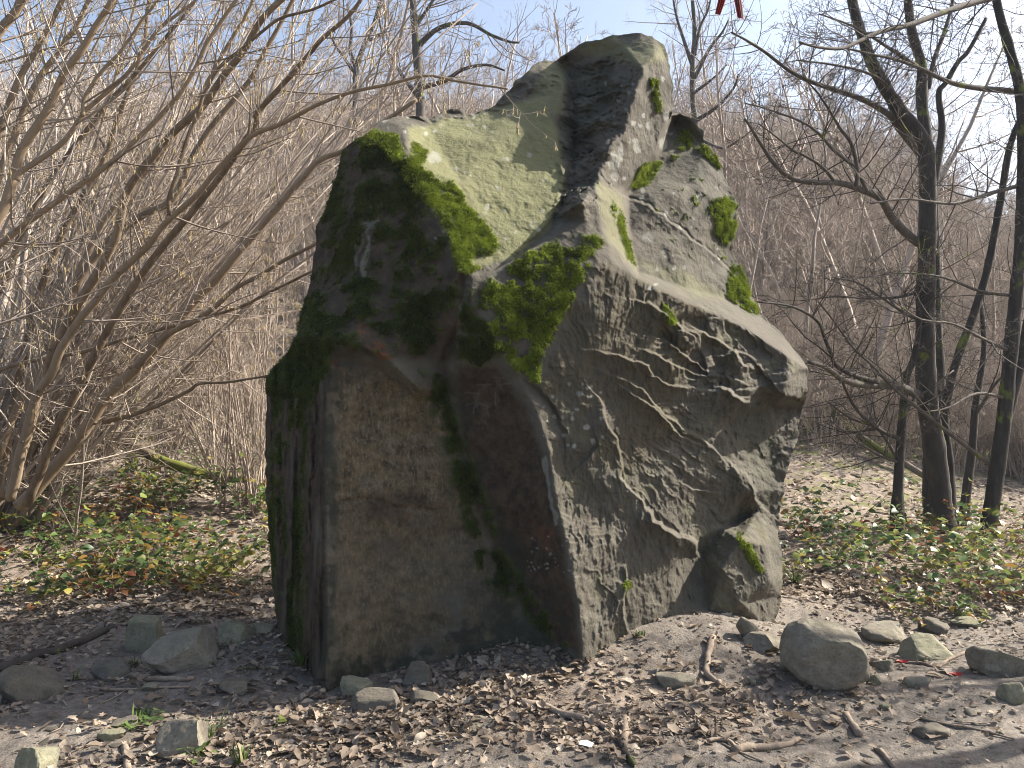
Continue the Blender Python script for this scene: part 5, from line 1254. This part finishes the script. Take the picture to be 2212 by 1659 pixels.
def place_brambles(spots, where, group, seed):
    g = np.random.default_rng(seed)
    for i, (x, y, s) in enumerate(spots):
        k = g.choice(4, p=[.34, .28, .22, .16]); v = g.integers(0, 2); key = (k, v)
        lab = KINDS[k][0] + ' ' + where
        if key not in BPROT: BPROT[key] = bramble(700 + k * 10 + v, KINDS[k][1], lab, group); o = BPROT[key]
        else: o = copy_tree(BPROT[key]); o['label'] = lab; o['group'] = group
        o.location = (x, y, z1(x, y)); o.rotation_euler = (0, 0, g.uniform(0, 6.28)); ss = s * g.uniform(.75, 1.25); o.scale = (ss, ss, ss)
gb = np.random.default_rng(111); L1, L2 = [], []
while len(L1) < 92:
    dx, dy = gb.uniform(-40, 590), gb.uniform(1040, 1300); q = G(dx, dy)
    if 6.3 < q[1] < 10.8 and gb.random() < .35 + .65 * smooth(-.4, .2, fbm(q[None] * .9, 2, 7))[0] and not (dy > 1200 and gb.random() < .45): L1.append((q[0], q[1], 1.0))
while len(L2) < 56:
    dx, dy = gb.uniform(1700, 2240), gb.uniform(1130, 1330); q = G(dx, dy)
    if 6.4 < q[1] < 11 and not (dy > 1260 and gb.random() < .5): L2.append((q[0], q[1], .95))
place_brambles(L1, 'on the bank under the hazels', 'brambles on the bank under the hazels', 1)
place_brambles(L2, 'on the sunny side behind the round stone', 'brambles behind the round stone', 2)
for (dx, dy) in [(60, 1290), (90, 1275), (30, 1310), (430, 1270), (480, 1265), (400, 1240), (520, 1230), (2020, 1325), (2080, 1320), (2150, 1300)]:
    q = G(dx, dy); L = 'on the bank under the hazels' if dx < 1000 else 'on the sunny side behind the round stone'
    place_brambles([(q[0], q[1], .8)], L, 'brambles on the bank under the hazels' if dx < 1000 else 'brambles behind the round stone', int(dx))

# grass tufts and herbs
_k = NT('grass_blade'); M_GRASS = _k.base(_k.ramp(_k.attr('tone'), [(0.0, (.05, .085, .02)), (.6, (.12, .17, .04)), (1.0, (.34, .30, .16))]), .5)
def tuft(label, dx, dy, n, h, seed, tone=.4, spread=1.0, cat='grass tuft', wid=.0035):
    g = np.random.default_rng(seed); q = G(dx, dy); V, Q, A = [], [], []; off = 0
    for _ in range(n):
        a = g.uniform(0, 6.28); b = np.array([g.normal(0, .018), g.normal(0, .018), -.005]); d = np.array([math.cos(a) * spread * .5, math.sin(a) * spread * .5, 1.0]); p = wander(g, b, d, h * g.uniform(.5, 1.1), 4, .1, -.16)
        s = np.array([-math.sin(a), math.cos(a), 0]) * wid; w = np.array([.7, 1, .8, .5, .05])[:, None]
        V.append(np.concatenate([p - s * w, p + s * w])); i = np.arange(4); Q.append(np.stack([i, i + 5, i + 6, i + 1], -1) + off); off += 10; A.append(np.full(10, np.clip(g.normal(tone, .25), 0, 1)))
    o = link('grass_tuft', mesh_from('grass_tuft', np.concatenate(V), quads=np.concatenate(Q), mat=M_GRASS, attrs={'tone': np.concatenate(A)}, smooth_shade=False)); o.location = q; return tag(o, label, cat)
tuft('shaded grass tuft at the mossy corner of the great boulder', 648, 1440, 90, .17, 1, .3)
tuft('long bladed grass tuft beside the pale pointed slab', 456, 1592, 34, .17, 2, .65, 1.3)
tuft('bright green upright blades at the bottom edge of the clearing', 522, 1650, 16, .13, 3, .4, .4, wid=.008)
tuft('single bright green shoot beside the low mossy stone', 305, 1560, 9, .10, 4, .3, .3, wid=.008)
tuft('bright grass tuft beside the brambles at the edge of the path', 2180, 1262, 90, .22, 5, .55)
tuft('little grass tuft between the flat plate and the wedge', 290, 1440, 30, .10, 6, .3)
tuft('dark sparse blades next to the flat grey plate', 166, 1470, 26, .10, 7, .25)
tuft('grass blades in the shadow of the brambles by the boulder', 1720, 1262, 70, .18, 8, .4)
tuft('tiny pale tuft of moss grass at the foot of the sunny face', 1380, 1376, 40, .06, 9, .5)
def herb(label, dx, dy, n, seed, tone=.45, size=.04, spread=.07):
    g = np.random.default_rng(seed); q = G(dx, dy); t = thing('herb', label, 'herb', q)
    for _ in range(n):
        a = g.uniform(0, 6.28); p = np.array([math.cos(a), math.sin(a), 0]) * g.uniform(.01, spread) + np.array([0, 0, g.uniform(.02, .06)])
        T = Tubes(); T.add(np.array([[0, 0, 0], p]), .0012, 4, False, .5); T.build('stalk', M_GRASS, t)
        o = link('leaf', bl(tone)[g.integers(0, 3)], t); s = size * g.uniform(.7, 1.2); o.scale = (s, s * 1.3, s); o.location = p; o.rotation_euler = (g.normal(0, .3), g.normal(0, .3), a)
herb('small bright herb growing next to the low mossy stone', 284, 1582, 14, 1)
herb('dark green herb cluster between two pale stones', 330, 1560, 16, 2, .3)
herb('tiny herb below the pale pointed slab', 424, 1640, 12, 3, .45)
herb('single fresh leaf on the litter near the bottom', 585, 1582, 2, 4, .55, .05)
herb('single green leaf beside the shaded slab', 800, 1420, 3, 5, .35, .05)
herb('small yellow green plant in front of the thin pale slab', 2095, 1330, 9, 6, .6, .07, .12)

# litter of people: a scrap of paper, red scraps, and the ribbon ends above
_k = NT('white_paper'); M_PAPER = _k.base((.78, .77, .73), .8)
_k = NT('red_leaf'); M_RED = _k.base((.42, .035, .025), .6)
q = G(1266, 1622); o = link('paper_scrap', mesh_from('paper_scrap', np.array([[-.035, -.012, .004], [.03, -.016, .006], [.038, .010, .012], [0, .016, .016], [-.03, .014, .008], [-.035, -.012, .003], [.03, -.016, .005]]), quads=[[0, 1, 2, 3]], tris=[[0, 3, 4]], mat=M_PAPER)); o.location = q + np.array([0, 0, .02]); o.rotation_euler = (.3, .1, -.3); tag(o, 'small torn white paper scrap on the soil', 'paper scrap')
for (dx, dy, lab) in [(1950, 1441, 'bright red fallen leaf near the thin pale twig'), (2066, 1468, 'dull red leaf scrap in front of the dark wedge')]:
    q = G(dx, dy); V, Q = SHAPES[4]; o = link('red_leaf', mesh_from('red_leaf', V * .085, quads=Q, mat=M_RED)); o.location = q + np.array([0, 0, .02]); tag(o, lab, 'leaf')
_k = NT('red_ribbon'); M_RIB = _k.base((.55, .06, .04), .55); _tr = _k.n.new('ShaderNodeBsdfTranslucent'); _tr.inputs[0].default_value = (.6, .07, .04, 1); _ms = _k.n.new('ShaderNodeMixShader'); _ms.inputs[0].default_value = .5; _k.L(_k.b.outputs[0], _ms.inputs[1]); _k.L(_tr.outputs[0], _ms.inputs[2]); _k.L(_ms.outputs[0], _k.out.inputs[0]); _k = NT('dark_ribbon_stripe'); M_RIBD = _k.base((.02, .012, .02), .6)
def ribbon(label, pts_px, w_px, Y):
    c = catmull(P([p[0] for p in pts_px], [p[1] for p in pts_px], [Y + .02 * i for i in range(len(pts_px))]), 5); n = len(c); o0 = c[0]
    t = thing('ribbon', label, 'ribbon', o0); W = w_px * Y / F
    def band(a, b, name, mat, push):
        s = np.linspace(0, 1, n); wid = W * (.55 + .45 * np.sin(s * 2.3 + .4)); side = np.array([.92, .35, .0]); yv = .12 * W
        cols = []
        for f in np.linspace(a, b, 4): cols.append(c - o0 + (f * wid)[:, None] * side + np.array([0, -1, 0]) * (yv * (1 - (2 * f) ** 2) + push))
        fr = np.stack(cols, 1); bk = fr + np.array([0, .0015 if push == 0 else .0007, 0]); V = np.concatenate([fr.reshape(-1, 3), bk.reshape(-1, 3)]); q = []; N_ = n * 4
        for i in range(n - 1):
            for j in range(3): a_ = i * 4 + j; q += [[a_, a_ + 4, a_ + 5, a_ + 1], [N_ + a_, N_ + a_ + 1, N_ + a_ + 5, N_ + a_ + 4]]
            q += [[i * 4, N_ + i * 4, N_ + i * 4 + 4, i * 4 + 4], [i * 4 + 3, i * 4 + 7, N_ + i * 4 + 7, N_ + i * 4 + 3]]
        link(name, mesh_from(name, V, quads=np.array(q), mat=mat), t)
    band(-.5, .5, 'band', M_RIB, 0.0)
    for a in (-.40, -.09, .22): band(a, a + .18, 'stripe', M_RIBD, .003)
ribbon('short red ribbon end with dark stripes hanging slanted above the boulder', [(1568,-60),(1564,-20),(1558,5),(1550,32)], 19, 3.2)
ribbon('longer red ribbon end with dark stripes hanging straight above the boulder', [(1582,-60),(1589,-20),(1595,5),(1600,40)], 22, 3.2)
# the bough overhead that carries the ribbon
T = Tubes(); W = catmull(P([1250, 1450, 1570, 1750, 2000, 2300], [-150, -90, -62, -75, -130, -170], [3.9, 3.4, 3.21, 3.2, 3.4, 4.0]), 4); t = thing('overhanging_branch', 'bare branch overhead that carries the red ribbon', 'branch', W[0]); T.add(W, np.linspace(.012, .035, len(W)), 8); T.build('limb', M_BOUGH, t, W[0])

# trees beside the path beyond the edge of the view: their trunks stripe the clearing with shade
for i, (x, y, k, s) in enumerate([(7.4, 5.6, 0, 1.0), (5.9, 4.65, 2, .9), (9.5, 5.6, 3, .9), (10.6, 6.9, 1, 1.0), (8.4, 4.9, 0, .9)]):
    o = copy_tree(proto_roots[k]); o.location = (x, y, z1(x, y) - .05); o.scale = (s * .9, s * .9, s * 1.25); o.rotation_euler = (0, 0, i * 1.3); o['label'] = 'bare grey tree beside the path next to the clearing'; o['group'] = 'bare trees beside the path'
